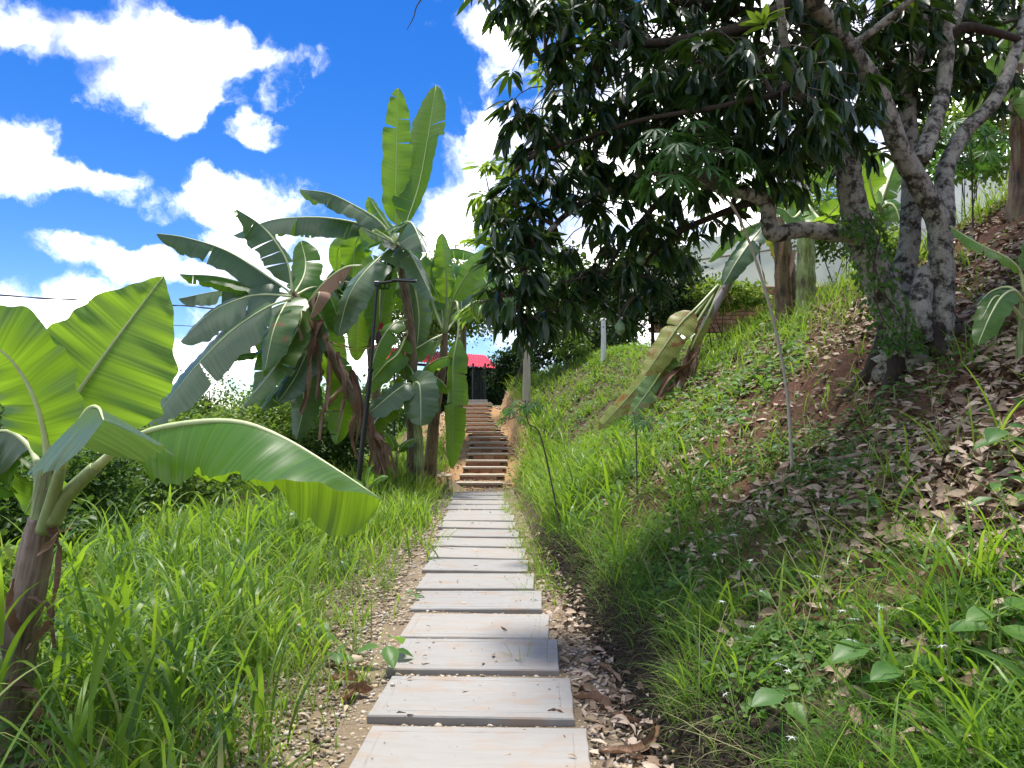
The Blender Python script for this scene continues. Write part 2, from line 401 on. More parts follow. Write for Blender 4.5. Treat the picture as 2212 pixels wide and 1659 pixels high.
M['stemnear'] = stemm('grey brown banana stem', [(.05, .032, .022), (.15, .10, .07), (.26, .19, .14), (.38, .30, .23)], 5)
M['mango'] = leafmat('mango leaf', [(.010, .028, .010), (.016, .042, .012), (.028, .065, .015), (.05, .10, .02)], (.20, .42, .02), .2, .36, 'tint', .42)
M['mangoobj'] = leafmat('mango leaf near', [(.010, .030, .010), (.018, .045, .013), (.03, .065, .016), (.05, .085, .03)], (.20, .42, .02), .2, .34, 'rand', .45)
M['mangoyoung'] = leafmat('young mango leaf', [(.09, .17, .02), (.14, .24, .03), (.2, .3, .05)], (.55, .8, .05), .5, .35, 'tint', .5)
def barkm(name, cols, lichen=True):
    m, nt, b = nodemat(name); n1 = noise(nt, 9, 10, .74); n2 = noise(nt, 34, 8, .7, mapping=(1, 1, .45)); v = nt.nodes.new('ShaderNodeTexVoronoi'); v.inputs['Scale'].default_value = 13
    t = nt.nodes.new('ShaderNodeTexCoord'); sw = nt.nodes.new('ShaderNodeVectorMath'); sw.operation = 'ADD'; nt.links.new(t.outputs['Object'], sw.inputs[0]); nt.links.new(n1.outputs['Color'], sw.inputs[1]); nt.links.new(sw.outputs[0], v.inputs['Vector'])
    c = ramp(nt, cols, n2.outputs[0]).outputs[0]
    if lichen:
        k = nt.nodes.new('ShaderNodeMapRange'); k.inputs[1].default_value = .43; k.inputs[2].default_value = .53; nt.links.new(n1.outputs[0], k.inputs[0])
        lc = ramp(nt, [(.37, .345, .275), (.54, .51, .42), (.62, .59, .50)], v.outputs['Distance']).outputs[0]
        c = mixc(nt, math_(nt, 'MULTIPLY', k.outputs[0], .9), c, mixc(nt, ramp(nt, [(1, 1, 1), (.75, .75, .75), (.25, .25, .25), (0, 0, 0), (0, 0, 0)], n2.outputs[0]).outputs[0], lc, (.10, .085, .06)))
    nt.links.new(c, b.inputs['Base Color']); b.inputs['Roughness'].default_value = .9; b.inputs['Specular IOR Level'].default_value = .2
    bump(nt, b, math_(nt, 'ADD', n1.outputs[0], n2.outputs[0]), .9, .02); return m
M['bark'] = barkm('lichened mango bark', [(.018, .016, .012), (.055, .047, .034), (.12, .10, .072)])
M['barkdark'] = barkm('dark bark', [(.016, .012, .009), (.05, .038, .028), (.11, .085, .06)], False)
M['twig'] = plain('twig', (.085, .065, .045), .85, 0, 30, .4)
M['greystem'] = stemm('bare grey banana stem', [(.10, .08, .08), (.24, .20, .20), (.36, .31, .31), (.45, .40, .38)])
M['cane'] = plain('cassava stem', (.42, .37, .31), .7, 0, 25, .25, .3)
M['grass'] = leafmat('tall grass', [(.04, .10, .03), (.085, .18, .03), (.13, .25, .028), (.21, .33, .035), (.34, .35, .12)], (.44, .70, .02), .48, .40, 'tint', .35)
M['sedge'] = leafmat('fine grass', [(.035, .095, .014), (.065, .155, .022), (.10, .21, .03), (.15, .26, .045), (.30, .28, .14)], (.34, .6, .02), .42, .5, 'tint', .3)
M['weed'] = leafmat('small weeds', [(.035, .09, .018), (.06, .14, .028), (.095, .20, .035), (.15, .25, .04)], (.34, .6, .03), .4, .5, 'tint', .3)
M['weedobj'] = leafmat('broad weed leaf', [(.05, .14, .03), (.08, .19, .04), (.12, .23, .05)], (.4, .65, .05), .42, .45, 'rand', .4)
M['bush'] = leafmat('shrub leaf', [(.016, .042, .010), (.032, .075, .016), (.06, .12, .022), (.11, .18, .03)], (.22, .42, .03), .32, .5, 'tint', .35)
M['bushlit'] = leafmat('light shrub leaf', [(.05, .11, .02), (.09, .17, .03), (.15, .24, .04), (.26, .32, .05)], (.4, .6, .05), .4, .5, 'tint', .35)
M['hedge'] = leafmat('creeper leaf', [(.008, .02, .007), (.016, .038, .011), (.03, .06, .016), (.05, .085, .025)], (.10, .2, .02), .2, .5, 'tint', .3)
M['cassava'] = leafmat('cassava leaf', [(.028, .085, .022), (.045, .12, .03), (.07, .16, .04)], (.22, .5, .04), .38, .45, 'rand', .35)
M['black'] = plain('black painted steel', (.012, .012, .014), .4, 0, 40, .3)
M['panel'] = plain('solar panel glass', (.02, .022, .04), .15, 0, None)
M['lens'] = plain('lamp lens', (.62, .6, .45), .3)
M['red'] = plain('red painted sheet metal', (.62, .03, .045), .42, 0, 5, .18)
M['white'] = plain('white paint', (.72, .71, .68), .6, 0, 18, .12)
M['post'] = plain('peeled wooden post', (.56, .47, .38), .8, 0, 9, .22, .3, mapping=(1, 1, .25))
M['cable'] = plain('cable', (.02, .02, .03), .5)
M['grey'] = plain('weathered wood', (.20, .155, .11), .85, 0, 20, .4, .5, mapping=(1, 1, .3))
M['fruit'] = plain('green fruit', (.10, .19, .05), .45, 0, 25, .25)
M['mangofruit'] = plain('green mango skin', (.16, .25, .11), .45, 0, 12, .25)
M['flower'] = plain('banana flower', (.10, .03, .06), .45, 0, 20, .3)
M['redbract'] = plain('red bract', (.35, .02, .03), .5)
M['petal'] = plain('white bract', (.8, .82, .76), .6)
def netm():
    m, nt, b = nodemat('white shade net'); out = nt.nodes['Material Output']; n = noise(nt, 1.2, 5, .6)
    c = ramp(nt, [(.70, .71, .55), (.78, .79, .64), (.82, .83, .70)], n.outputs[0]).outputs[0]; nt.links.new(c, b.inputs['Base Color']); b.inputs['Roughness'].default_value = .7
    tr = nt.nodes.new('ShaderNodeBsdfTranslucent'); tr.inputs[0].default_value = (.8, .8, .74, 1); mx = nt.nodes.new('ShaderNodeMixShader'); mx.inputs[0].default_value = .62
    nt.links.new(b.outputs[0], mx.inputs[1]); nt.links.new(tr.outputs[0], mx.inputs[2]); nt.links.new(mx.outputs[0], out.inputs[0]); return m
M['net'] = netm()

# ================================================================== terrain
def xc(y): return np.interp(y, [0, 16.5, 19.2, 21.5, 24.5, 27, 60], [-.02, -.73, -.60, -.93, -1.156, -1.15, -1.15])
def zp(y): return np.interp(y, [0, 16.2, 24.6, 30, 60], [0, 0, 1.95, 2.1, 2.4])
def xb(y): return np.interp(y, [0, 3.4, 4.7, 6.5, 9, 13, 16, 19, 24.5, 60], [.72, .69, .66, .54, .30, .07, -.04, .08, -.38, -.3])
def H(x, y, fine=True):
    x = np.asarray(x, float); y = np.asarray(y, float)
    z0 = zp(y); c = xc(y)
    # hillside on the right: a cut bank, then a steep slope, then its crest
    t = x-xb(y)+.10*(vnoise(x*0, y, 1.7)-.5)
    ch = np.interp(y, [0, 7, 10, 16, 19, 22, 26, 40], [.30, .27, .16, .14, .35, .62, .4, .2])
    sl = np.interp(y, [0, 6, 10, 14, 22, 30, 50], [.66, .68, .70, .72, .66, .4, .2])
    r = ch*sst(0, .2, t)+sl*np.maximum(0, t-.12)
    cap = np.interp(y, [0, 6, 8, 10, 12, 14, 20, 60], [9, 7.4, 6.0, 4.9, 4.0, 3.75, 3.6, 3.5])+.05*np.maximum(0, x-4)
    k = .35; hr = z0+r
    hr = -k*np.log(np.exp(-np.minimum(hr, cap+8)/k)+np.exp(-cap/k))
    # left: level verge, then falling away; bank beside the stairs
    u = np.maximum(0, c-.62-x)
    base = .30*sst(11, 15.5, y)-.03*u-.16*np.maximum(0, u-4.6)*sst(4, 12, y)-.05*np.maximum(0, u-3)-.18*np.maximum(0, y-24)
    base = np.maximum(base, -9)
    bank = z0-.02-.30*u-.10*u*u
    hl = np.maximum(base, bank)
    hl = np.where(z0 > .01, hl, np.minimum(0, base)*sst(0, 1.2, u)+np.maximum(base, 0)*sst(.1, 1.5, u))
    h = np.where(t > 0, np.maximum(hr, z0), np.where(x < c-.62, hl, z0))
    if fine:
        rough = sst(.05, .6, t)*.16+sst(.4, 1.5, u)*.10
        h = h+rough*(vnoise(x, y, 1.1)-.5)+rough*.5*(vnoise(x, y, 3.3)-.5)+(.02+.25*rough)*(vnoise(x, y, 9)-.5)
        d = np.hypot(x, y); h = h+sst(60, 400, d)*(5+14*vnoise(x, y, .012))
        h = h-.014*((np.abs(x-c) < .9) & (y < 16.2) & (t < 0))
    return h
def Hs(x, y): return float(H(np.array([x]), np.array([y]))[0])
def ax(lo, hi, fine, far):
    a = list(np.arange(lo, hi, fine)); s = fine; v = hi
    while v < far: a.append(v); s *= 1.13; v += s
    a.append(far); s = fine; v = lo; b = []
    while v > -far: s *= 1.13; v -= s; b.append(max(v, -far))
    return np.array(sorted(set(b+a)))
def build_ground():
    X = ax(-3.2, 5.0, .05, 460); s = np.arange(1.2, 11, .05); Y = [-460, -300, -150, -60, -20, -8, -4, -2, -1, -.3, .3, .8]+list(s)
    st = .05; v = 11
    while v < 460: Y.append(v); st = min(st*1.035, 30); v += st
    Y = np.array(Y+[460]); gx, gy = np.meshgrid(X, Y); x, y = gx.ravel(), gy.ravel(); z = H(x, y)
    n, m = len(Y), len(X); i = np.arange(n*m).reshape(n, m)
    F = np.stack([i[:-1, :-1], i[:-1, 1:], i[1:, 1:], i[1:, :-1]], -1).reshape(-1, 4)
    o = mesh('ground', np.stack([x, y, z], 1), F, M['ground'], smooth=True); o['kind'] = 'structure'
    t = x-xb(y); c = xc(y); u = c-.5-x; nn = vnoise(x, y, 1.5)
    def at(k, val): a = o.data.attributes.new(k, 'FLOAT', 'POINT'); a.data.foreach_set('value', np.clip(val, 0, 1).astype(np.float32))
    at('m_red', sst(.3, 1.2, t+.6*(nn-.5))*sst(14, 9, y))
    at('m_grav', np.where(y < 16.3, sst(1.2, .3, u+.9*(nn-.5))*sst(.15, -.1, t), 0))
    stair = sst(15.5, 17, y)*sst(28, 25, y)
    at('m_ochre', stair*(sst(2.6, .4, u+.8*(nn-.5))*sst(.75, .3, t)))
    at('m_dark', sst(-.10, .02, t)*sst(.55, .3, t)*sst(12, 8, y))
    at('m_far', sst(12, 30, np.hypot(x, y))*(1-stair)); return o
GROUND = build_ground()

# ================================================================== footpath of concrete slabs
def path():
    Y = np.linspace(0, 16.35, 90); V = []; F = []
    for i, y in enumerate(Y):
        for s in (-.72, -.3, .3, .72):
            V.append((xc(y)+s, y, Hs(xc(y)+s, y)+.008))
    for i in range(len(Y)-1):
        for j in range(3): a = i*4+j; F.append((a, a+1, a+5, a+4))
    o = mesh('footpath', V, F, M['ground'], smooth=True); o['kind'] = 'structure'
    a = o.data.attributes.new('m_grav', 'FLOAT', 'POINT'); a.data.foreach_set('value', np.ones(len(V), dtype=np.float32))
    return o
PATH = path()
def slab_mesh(seed):
    """one cast slab: framed top with a scratched groove, chamfered and slightly uneven"""
    rg = np.random.default_rng(seed); w, d, h = 1.1/2, .62/2, .075
    fr = .062; rings = [(0, -h, 0), (0, -.008, 0), (.006, 0, 0), (fr, 0, 0), (fr+.004, -.0022, 0), (fr+.008, -.0022, 0), (fr+.013, .0005, 0)]
    nx, ny = 10, 6; V = []; F = []
    def loop(i):
        a, b = w-i, d-i; p = []
        for k in range(nx): p.append((-a+2*a*k/nx, -b))
        for k in range(ny): p.append((a, -b+2*b*k/ny))
        for k in range(nx): p.append((a-2*a*k/nx, b))
        for k in range(ny): p.append((-a, b-2*b*k/ny))
        return p
    n = 2*(nx+ny); wob = (rg.random(n)-.5)*.012
    for (i, z, _) in rings:
        for k, (x, y) in enumerate(loop(i)):
            e = 1+wob[k] if i < .02 else 1+wob[k]*.3
            V.append((x*e, y*e, z+(rg.random()-.5)*(.0015 if z > -.02 else 0)))
    for r in range(len(rings)-1):
        for k in range(n): F.append((r*n+k, r*n+(k+1) % n, (r+1)*n+(k+1) % n, (r+1)*n+k))
    F.append(tuple((len(rings)-1)*n+k for k in range(n))); F.append(tuple(range(n))[::-1])
    me = mesh('paving_slab', V, F, M['concrete']); d_ = me.data; bpy.data.objects.remove(me); return d_
SLABS = [slab_mesh(i) for i in range(5)]
rg = np.random.default_rng(3)
SLABPOS = []
for i in range(17):
    yb = 3.87+.745*i; y = yb-.31; x = float(xc(y))+(rg.random()-.5)*.03
    if i == 16: y += .06
    o = put('paving_slab', SLABS[i % 5], PATH)
    o.location = (x, y+(rg.random()-.5)*.03, .030+(rg.random()-.5)*.022); o.rotation_euler = ((rg.random()-.5)*.024, (rg.random()-.5)*.022, -.048+(rg.random()-.5)*.05)
    if i % 2: o.scale = (-1, 1, 1)
    SLABPOS.append((x, y))

# ================================================================== stairs: concrete treads on brick risers
def stairs():
    loc = (-.73, 16.3, 0); st = thing('garden_stairs', 'long flight of narrow concrete treads on brick risers climbing to the red roof', 'stairs', loc)
    rows = [(1548, 885, 1275), (1478, 910, 1295), (1413, 938, 1310), (1354, 962, 1322), (1294, 980, 1330), (1243, 992, 1330), (1195, 992, 1322), (1148, 990, 1310),
            (1105, 975, 1290), (1065, 955, 1265), (1027, 930, 1235), (992, 912, 1205), (958, 900, 1182), (925, 897, 1175), (895, 907, 1182), (863, 927, 1190)]
    n = len(rows); rg = np.random.default_rng(8); proto = None; bm = None
    for i, (cy, a, b) in enumerate(rows):
        d = 16.55+i*.53; w = 1600*0+1.0
        cxp = 768+.248*(a+b)/2; x = (cxp-1106)/1600*d; py = 658.3+.248*cy; z = P(cxp, py, d)[2]
        V, F = bevbox((0, 0, 0), (1.03, .30, .048), .005)
        if proto is None:
            o = mesh('tread', V, F, M['treadm'], st, local=True); proto = o.data
            bv, bf = bevbox((0, 0, 0), (.262, .11, .115), .006); tmp = mesh('brick', bv, bf, M['brick']); bm = tmp.data; bpy.data.objects.remove(tmp)
        else: o = put('tread', proto, st)
        rz = (rg.random()-.5)*.03
        o.location = (x-loc[0], d+.05-loc[1], z-loc[2]-.02); o.rotation_euler = (0, (rg.random()-.5)*.01, rz)
        # bricks of the riser below this tread, set back under its nose
        for row in range(2):
            off = (-.06 if (i+row) % 2 else .03)
            for k in range(-2, 3):
                bx = off+k*.272
                if abs(bx) > .44: continue
                q = put('brick', bm, st); q.location = (x+bx-loc[0]+(rg.random()-.5)*.006, d-.03-loc[1]+(rg.random()-.5)*.012, z-.108-row*.122-loc[2]); q.rotation_euler = (0, (rg.random()-.5)*.02, rz+(rg.random()-.5)*.03)
        V, F = box((x, d+.17, z-.22), (.98, .22, .30), rz); mesh('core', V, F, M['grey'], st)
    d = 25.4; x = (1030-1106)/1600*d
    for k, (w, dd, zz) in enumerate(((1.0, .6, 0), (.72, .4, .09))):
        V, F = bevbox((x, d+k*.15, 2.07+zz), (w, dd, .09), .008); mesh('landing_block', V, F, M['concrete'], st)
stairs()

# ================================================================== street lamp
def lamp():
    b = P(770, 1092, 13.5); b[2] = Hs(b[0], b[1]); r = thing('solar_lamp', 'black solar street lamp on a thin leaning pole beside the banana clump', 'street lamp', b)
    p1 = P(800, 800, 13.5); p2 = P(814.5, 613, 13.5)
    V, F = box(b+[0, 0, .01], (.2, .2, .04)); mesh('base_plate', V, F, M['black'], r)
    V, F, U = tube([b, p1], [.048, .045], 12, 6); mesh('lower_pole', V, F, M['black'], r)
    V, F, U = tube([p1-(p1-b)*.005, p2], [.031, .028], 12, 6); mesh('upper_pole', V, F, M['black'], r)
    V, F, U = tube([p1+(p2-p1)*-.012, p1+(p2-p1)*.02], [.056, .056], 12, 3); mesh('collar', V, F, M['black'], r)
    e = P(862, 606, 13.4); V, F, U = tube([p2+[-.03, 0, .0], e], [.026, .024], 8, 4); mesh('arm', V, F, M['black'], r)
    V, F = bevbox(p2, (.10, .08, .09), .01); mesh('clamp', V, F, M['black'], r)
    h = P(874, 606, 13.3); hd = MB(); V, F = bevbox((0, 0, 0), (.44, .20, .05), .012); V = V@np.array(Matrix.Rotation(.28, 3, 'X')).T@np.array(Matrix.Rotation(.05, 3, 'Y')).T+h
    o = mesh('lamp_head', V, F, M['black'], r)
    V, F = box((0, 0, .0275), (.40, .17, .004)); V = V@np.array(Matrix.Rotation(.28, 3, 'X')).T@np.array(Matrix.Rotation(.05, 3, 'Y')).T+h; mesh('solar_panel', V, F, M['panel'], o)
    V, F = box((.08, 0, -.028), (.22, .12, .006)); V = V@np.array(Matrix.Rotation(.28, 3, 'X')).T@np.array(Matrix.Rotation(.05, 3, 'Y')).T+h; mesh('lens', V, F, M['lens'], o)
lamp()

# ================================================================== posts
def post(name, label, cat, px, py0, py1, d, r, mat, sides=10, lump=.04, group=None):
    b = P(px, py0, d); b[2] = min(b[2], Hs(b[0], b[1])); t = P(px, py1, d)
    V, F, U = tube([b-[0, 0, .1], (b+t)/2+[.01, 0, 0], t], [r*1.15, r, r*.92], sides, 14, lump, int(px))
    o = thing(name, label, cat, b, group); mesh('shaft', V, F, mat, o, smooth=True); return o, t
o, t = post('wooden_post', 'pale peeled wooden post on the bank beside the top of the stairs', 'post', 1137, 836, 680, 20.5, .105, M['post'])
V, F, U = tube([t-[0, 0, .01], t+[.01, 0, .02]], [.096, .05], 10, 3); mesh('cut_top', V, F, M['post'], o)
o, t = post('wooden_post', 'thin white post standing in the tall grass below the dark trees', 'post', 1303, 790, 690, 20.6, .07, M['white'])
V, F, U = tube([t-[0, 0, .01], t+[0, 0, .03]], [.095, .07], 10, 3); mesh('cap', V, F, M['white'], o)
b = P(184, 1195, 8.8); b[2] = Hs(b[0], b[1]); o = thing('marker_post', 'short white marker post in the grass at the far left', 'post', b)
V, F = bevbox(b+[0, 0, .16], (.085, .05, .46), .012); mesh('shaft', V, F, M['white'], o); V, F = bevbox(b+[.07, .02, .08], (.05, .05, .32), .008); mesh('brace', V, F, M['white'], o)

# ================================================================== shelter with the red roof
def shelter():
    A = P(1076, 796, 36); B = P(1047, 768, 38.5); Cc = P(806, 775, 31.5); Dd = P(806, 748, 34)
    g = 2.2; root = thing('shelter', 'small shelter with a corrugated red metal roof and black grille', 'shelter', (A[0]-.3, 36.6, g))
    n = 44; ea = np.linspace(0, 1, n*4+1); V = []; F = []
    for k, s in enumerate(ea):
        e = Cc+(A-Cc)*s; r = Dd+(B-Dd)*s; off = .035*(1 if (k % 4) < 2 else 0)
        for q in (e, r): V.append(q+[0, 0, off])
    for k in range(len(ea)-1): F.append((2*k, 2*k+2, 2*k+3, 2*k+1))
    m = len(V); V2 = V+[v-[0, 0, .012] for v in V]; F2 = F+[tuple(i+m for i in f[::-1]) for f in F]
    for k in range(len(ea)-1): F2.append((2*k, 2*k+m, 2*k+2+m, 2*k+2)); F2.append((2*k+1, 2*k+3, 2*k+3+m, 2*k+1+m))
    roof = mesh('roof', V2, F2, M['red'], root)
    V, F = box((A+Cc)/2+[0, .12, -.10], (.08, .1, .12)); 
    for (p, q, nm) in ((Cc, A, 'eave_beam'), (Dd, B, 'ridge_beam')):
        V, F, U = tube([p+[0, .15, -.09], q+[0, .15, -.09]], [.06, .06], 4, 3); mesh(nm, V, F, M['black'], root)
    for s in (.03, .5, .97):
        e = Cc+(A-Cc)*s+[0, .15, -.08]; r = Dd+(B-Dd)*s+[0, -.1, -.08]; V, F, U = tube([e, r], [.045, .045], 4, 3); mesh('rafter', V, F, M['black'], roof)
    for px, d in ((1022, 35), (1048, 35.6), (852, 32), (930, 33.5)):
        t = P(px, 785, d); bb = t.copy(); bb[2] = Hs(t[0], t[1])-.1; V, F, U = tube([bb, t], [.05, .05], 8, 3); mesh('column', V, F, M['black'], root)
    for k in range(9):
        px = 1020+k*3.5; t = P(px, 800, 35.3); bb = t.copy(); bb[2] = Hs(t[0], t[1])-.1; V, F, U = tube([bb, t], [.018, .018], 6, 3); mesh('grille_bar', V, F, M['black'], root)
    for py in (812, 845, 868):
        V, F, U = tube([P(1020, py, 35.3), P(1048, py, 35.3)], [.022, .022], 6, 3); mesh('grille_rail', V, F, M['black'], root)
shelter()

# ================================================================== white net greenhouse behind the hill crest
def greenhouse():
    y = 16.6; z0 = 4.0; x0, x1 = 3.2, 15.5; r = thing('net_house', 'large white shade net house with brick base behind the hill crest', 'greenhouse', (x0, y, z0))
    # brick plinth, brick by brick
    tmp = mesh('brick', *bevbox((0, 0, 0), (.235, .12, .085), .006), M['brick']); bm = tmp.data; bpy.data.objects.remove(tmp); rg = np.random.default_rng(4)
    for row in range(-4, 7):
        for k in range(int(5.6/.245)):
            q = put('brick', bm, r); q.location = (k*.245+(row % 2)*.12, (rg.random()-.5)*.012, .04+row*.095-.1); q.rotation_euler = (0, 0, (rg.random()-.5)*.02)
    V, F = box((x0+2.8, y+.03, z0+.02), (5.6, .09, 1.02)); mesh('mortar', V, F, M['grey'], r)
    V, F = box((x0+8.9, y+.02, z0), (6.6, .12, 1.06)); mesh('base_wall', V, F, M['brick'], r)
    # net panels between posts, slightly slack
    n = 6; W = (x1-x0)/n
    for k in range(n):
        a = x0+k*W; nx, nz = 14, 12; V = []; F = []
        for j in range(nz+1):
            for i in range(nx+1):
                u, v = i/nx, j/nz; zt = z0+.52+v*(.9+.27*(a+u*W-x0))
                V.append((a+u*W, y+.10*math.sin(u*math.pi)*math.sin(v*3.1)+.05*float(vnoise(a+u*W, zt, 2.2))+v*.6, zt))
        for j in range(nz):
            for i in range(nx): p = j*(nx+1)+i; F.append((p, p+1, p+nx+2, p+nx+1))
        mesh('net_panel', V, F, M['net'], r, smooth=True)
    for k in range(n+1):
        a = x0+k*W; V, F, U = tube([(a, y+.14, z0-.2), (a, y+.74, z0+1.5+.27*(a-x0))], [.04, .035], 8, 4); mesh('frame_post', V, F, M['grey'], r)
    V, F, U = tube([(x0, y+.4, z0+1.1), (x1, y+.5, z0+2.8)], [.02, .02], 6, 4); mesh('frame_rail', V, F, M['grey'], r)
greenhouse()

# ================================================================== overhead cables
def cable(label, pts, r, tw=False):
    P3 = [P(*p) for p in pts]; o = thing('overhead_cable', label, 'cable', P3[0])
    C = cr(P3, 60); V, F, U = tube(C, [r]*2, 6, 60); mesh('strand', V, F, M['cable'], o)
    if tw:
        a = np.linspace(0, 70, 120); C = cr(P3, 120); C = C+np.stack([0*a, np.cos(a)*.022, np.sin(a)*.022], 1); V, F, U = tube(C, [r*.8]*2, 5, 120); mesh('strand', V, F, M['cable'], o)
cable('thick twisted overhead cable crossing the sky at the left, upper of two', [(-700, 590, 24), (0, 638, 26), (270, 654, 27), (436, 664, 28), (640, 690, 30), (820, 760, 33)], .022, True)
cable('thin overhead cable crossing the sky at the left, lower of two', [(-700, 655, 24), (0, 687, 26), (246, 698, 27), (436, 706, 28), (640, 726, 30), (820, 770, 33)], .014)

# ================================================================== banana plants
UPV = (0, 0, 1.); CAMV = (0, -1., .25); AWAY = (0, .9, .5)
def bleaf(root, pts, width, n, fold, mat, tears=0, pet=.12, ripple=.012, seed=0, curl=25, ns=26, na=5, name='leaf', ribr=.016, var=14, tip=1.0, ribmat=None, base=.13, label=None, asym=(1, 1), tipp=.62):
    """blade on a curved midrib; fold = how far each half drops from flat (degrees), list = base to tip"""
    rg = np.random.default_rng(seed+101); NN = 120; C = cr(pts, NN); ln = np.concatenate([[0], np.cumsum(np.linalg.norm(np.diff(C, axis=0), axis=1))]); L = ln[-1]
    T = nrm(np.gradient(C, axis=0)); n = np.atleast_2d(np.asarray(n, float)); q = np.linspace(0, 1, len(n))
    tt = ln/L; Nn = np.stack([np.interp(tt, q, n[:, i]) for i in range(3)], 1) if len(n) > 1 else np.repeat(n, NN, 0)
    S = nrm(np.cross(T, nrm(Nn))); K = np.cross(S, T)
    fold = np.atleast_1d(np.asarray(fold, float)); fq = np.linspace(0, 1, len(fold))
    Lb = L*(1-pet)
    def samp(A, t): return np.stack([np.interp(t, tt, A[:, i]) for i in range(3)], -1)
    V = []; F = []; U = []; off = 0
    for sg in (-1, 1):
        cuts = sorted(rg.random(tears)*.86+.07) if tears else []
        ed = [0]+list(cuts)+[1]; ph = rg.random()*6; f1 = 7+rg.random()*4
        for a, b in zip(ed[:-1], ed[1:]):
            m = max(2, int(round((b-a)*ns))+1); bt = np.linspace(a, b, m)[:, None]; s = np.linspace(0, 1, na+1)[None, :]
            gap = .0 if not tears else .02+.07*rg.random()
            cen = (a+b)/2; tb = bt+(cen-bt)*gap*s*(1 if tears else 0); tb = np.clip(tb, 0, 1)
            dv = 0 if not tears else (rg.random()-.5)*2*var
            w = width*.5*asym[0 if sg < 0 else 1]*np.clip(np.minimum((tb/base)**.5, 1), 0, 1)*np.clip(1-(np.clip((tb-.42)/.58, 0, 1))**(2.6*tip), 0, 1)**tipp
            w = w*(1+.05*np.sin(tb*23+ph)+.03*np.sin(tb*51+ph*2))
            if tears: w = w*(1-.10*rg.random())
            fa = np.radians(np.interp(tb, fq, fold)+dv); cu = np.radians(curl)
            ang = fa+cu*(s-.4)
            t = pet+tb*(1-pet); cc = samp(C, t); ss = samp(S, t); kk = samp(K, t); tn = samp(T, t)
            ds = 1/na; ca = np.cos(ang); sa = np.sin(ang)
            x = np.concatenate([np.zeros((m, 1)), np.cumsum((ca[:, 1:]+ca[:, :-1])/2*ds, 1)], 1)*w; z = -np.concatenate([np.zeros((m, 1)), np.cumsum((sa[:, 1:]+sa[:, :-1])/2*ds, 1)], 1)*w
            z = z+ripple*s*(np.sin(tb*L*f1*2+ph+s*1.2)+.6*np.sin(tb*L*f1*5.3+2*ph))*np.minimum(1, w/.08)
            p = cc+ss*(sg*x)[..., None]+kk*z[..., None]+tn*(.12*w*s)[..., None]
            V.append(p.reshape(-1, 3)); U.append(np.stack([(tb*Lb+0*s).ravel(), (s*w+0*tb).ravel()*(1)], 1))
            k = na+1
            for i in range(m-1):
                for j in range(na):
                    A0 = off+i*k+j; f = (A0, A0+1, A0+k+1, A0+k); F.append(f if sg > 0 else f[::-1])
            off += m*k
    o = mesh(name, np.concatenate(V), F, mat, root, uv=np.concatenate(U), smooth=True)
    if label: o['label'] = label
    sel = np.linspace(0, NN-1, 22).astype(int); rr = ribr*np.interp(np.linspace(0, 1, 22), [0, pet, 1], [1.25, 1, .15])
    Vt, Ft, Ut = tube(C[sel]-K[sel]*rr[:, None]*.1, rr, 7, 22, flat=.9)
    mesh('midrib', Vt, Ft, ribmat or M['midrib'], o, smooth=True)
    return o
def px(pts): return [P(*p) for p in pts]
def stem(root, pts, rad, mat, seed=0, n=None, name='pseudostem', sides=14, lump=.06):
    V, F, U = tube(px(pts), rad, sides, n or (len(pts)-1)*9+1, lump, seed); return mesh(name, V, F, mat, root, uv=U, smooth=True)
def strip(root, pts, w, seed=0, mat=None, name='dry_sheath'):
    """crumpled hanging ribbon of dead leaf"""
    rg = np.random.default_rng(seed); C = cr(px(pts), 14); a = rg.random()*6; tw = (rg.random()-.5)*5
    V = []; F = []; U = []
    for i, c in enumerate(C):
        s = i/13; th = a+tw*s+.7*math.sin(s*9+a); ww = w*(1-.65*s)*(.8+.4*rg.random())
        d = np.array([math.cos(th), math.sin(th), 0])
        e = np.array([-d[1], d[0], 0])*ww*.45*math.sin(s*13+a)
        for k in (-1, -.3, .4, 1): V.append(c+d*ww*k*.5+e*(1-abs(k))+np.array([0, 0, (rg.random()-.5)*ww*.3])); U.append((s*.8, k*ww))
    for i in range(13):
        for j in range(3): q = i*4+j; F.append((q, q+1, q+5, q+4))
    return mesh(name, V, F, mat or M['dryleaf'], root, uv=U, smooth=True)
def pw(w, d): return w*d/1600.0

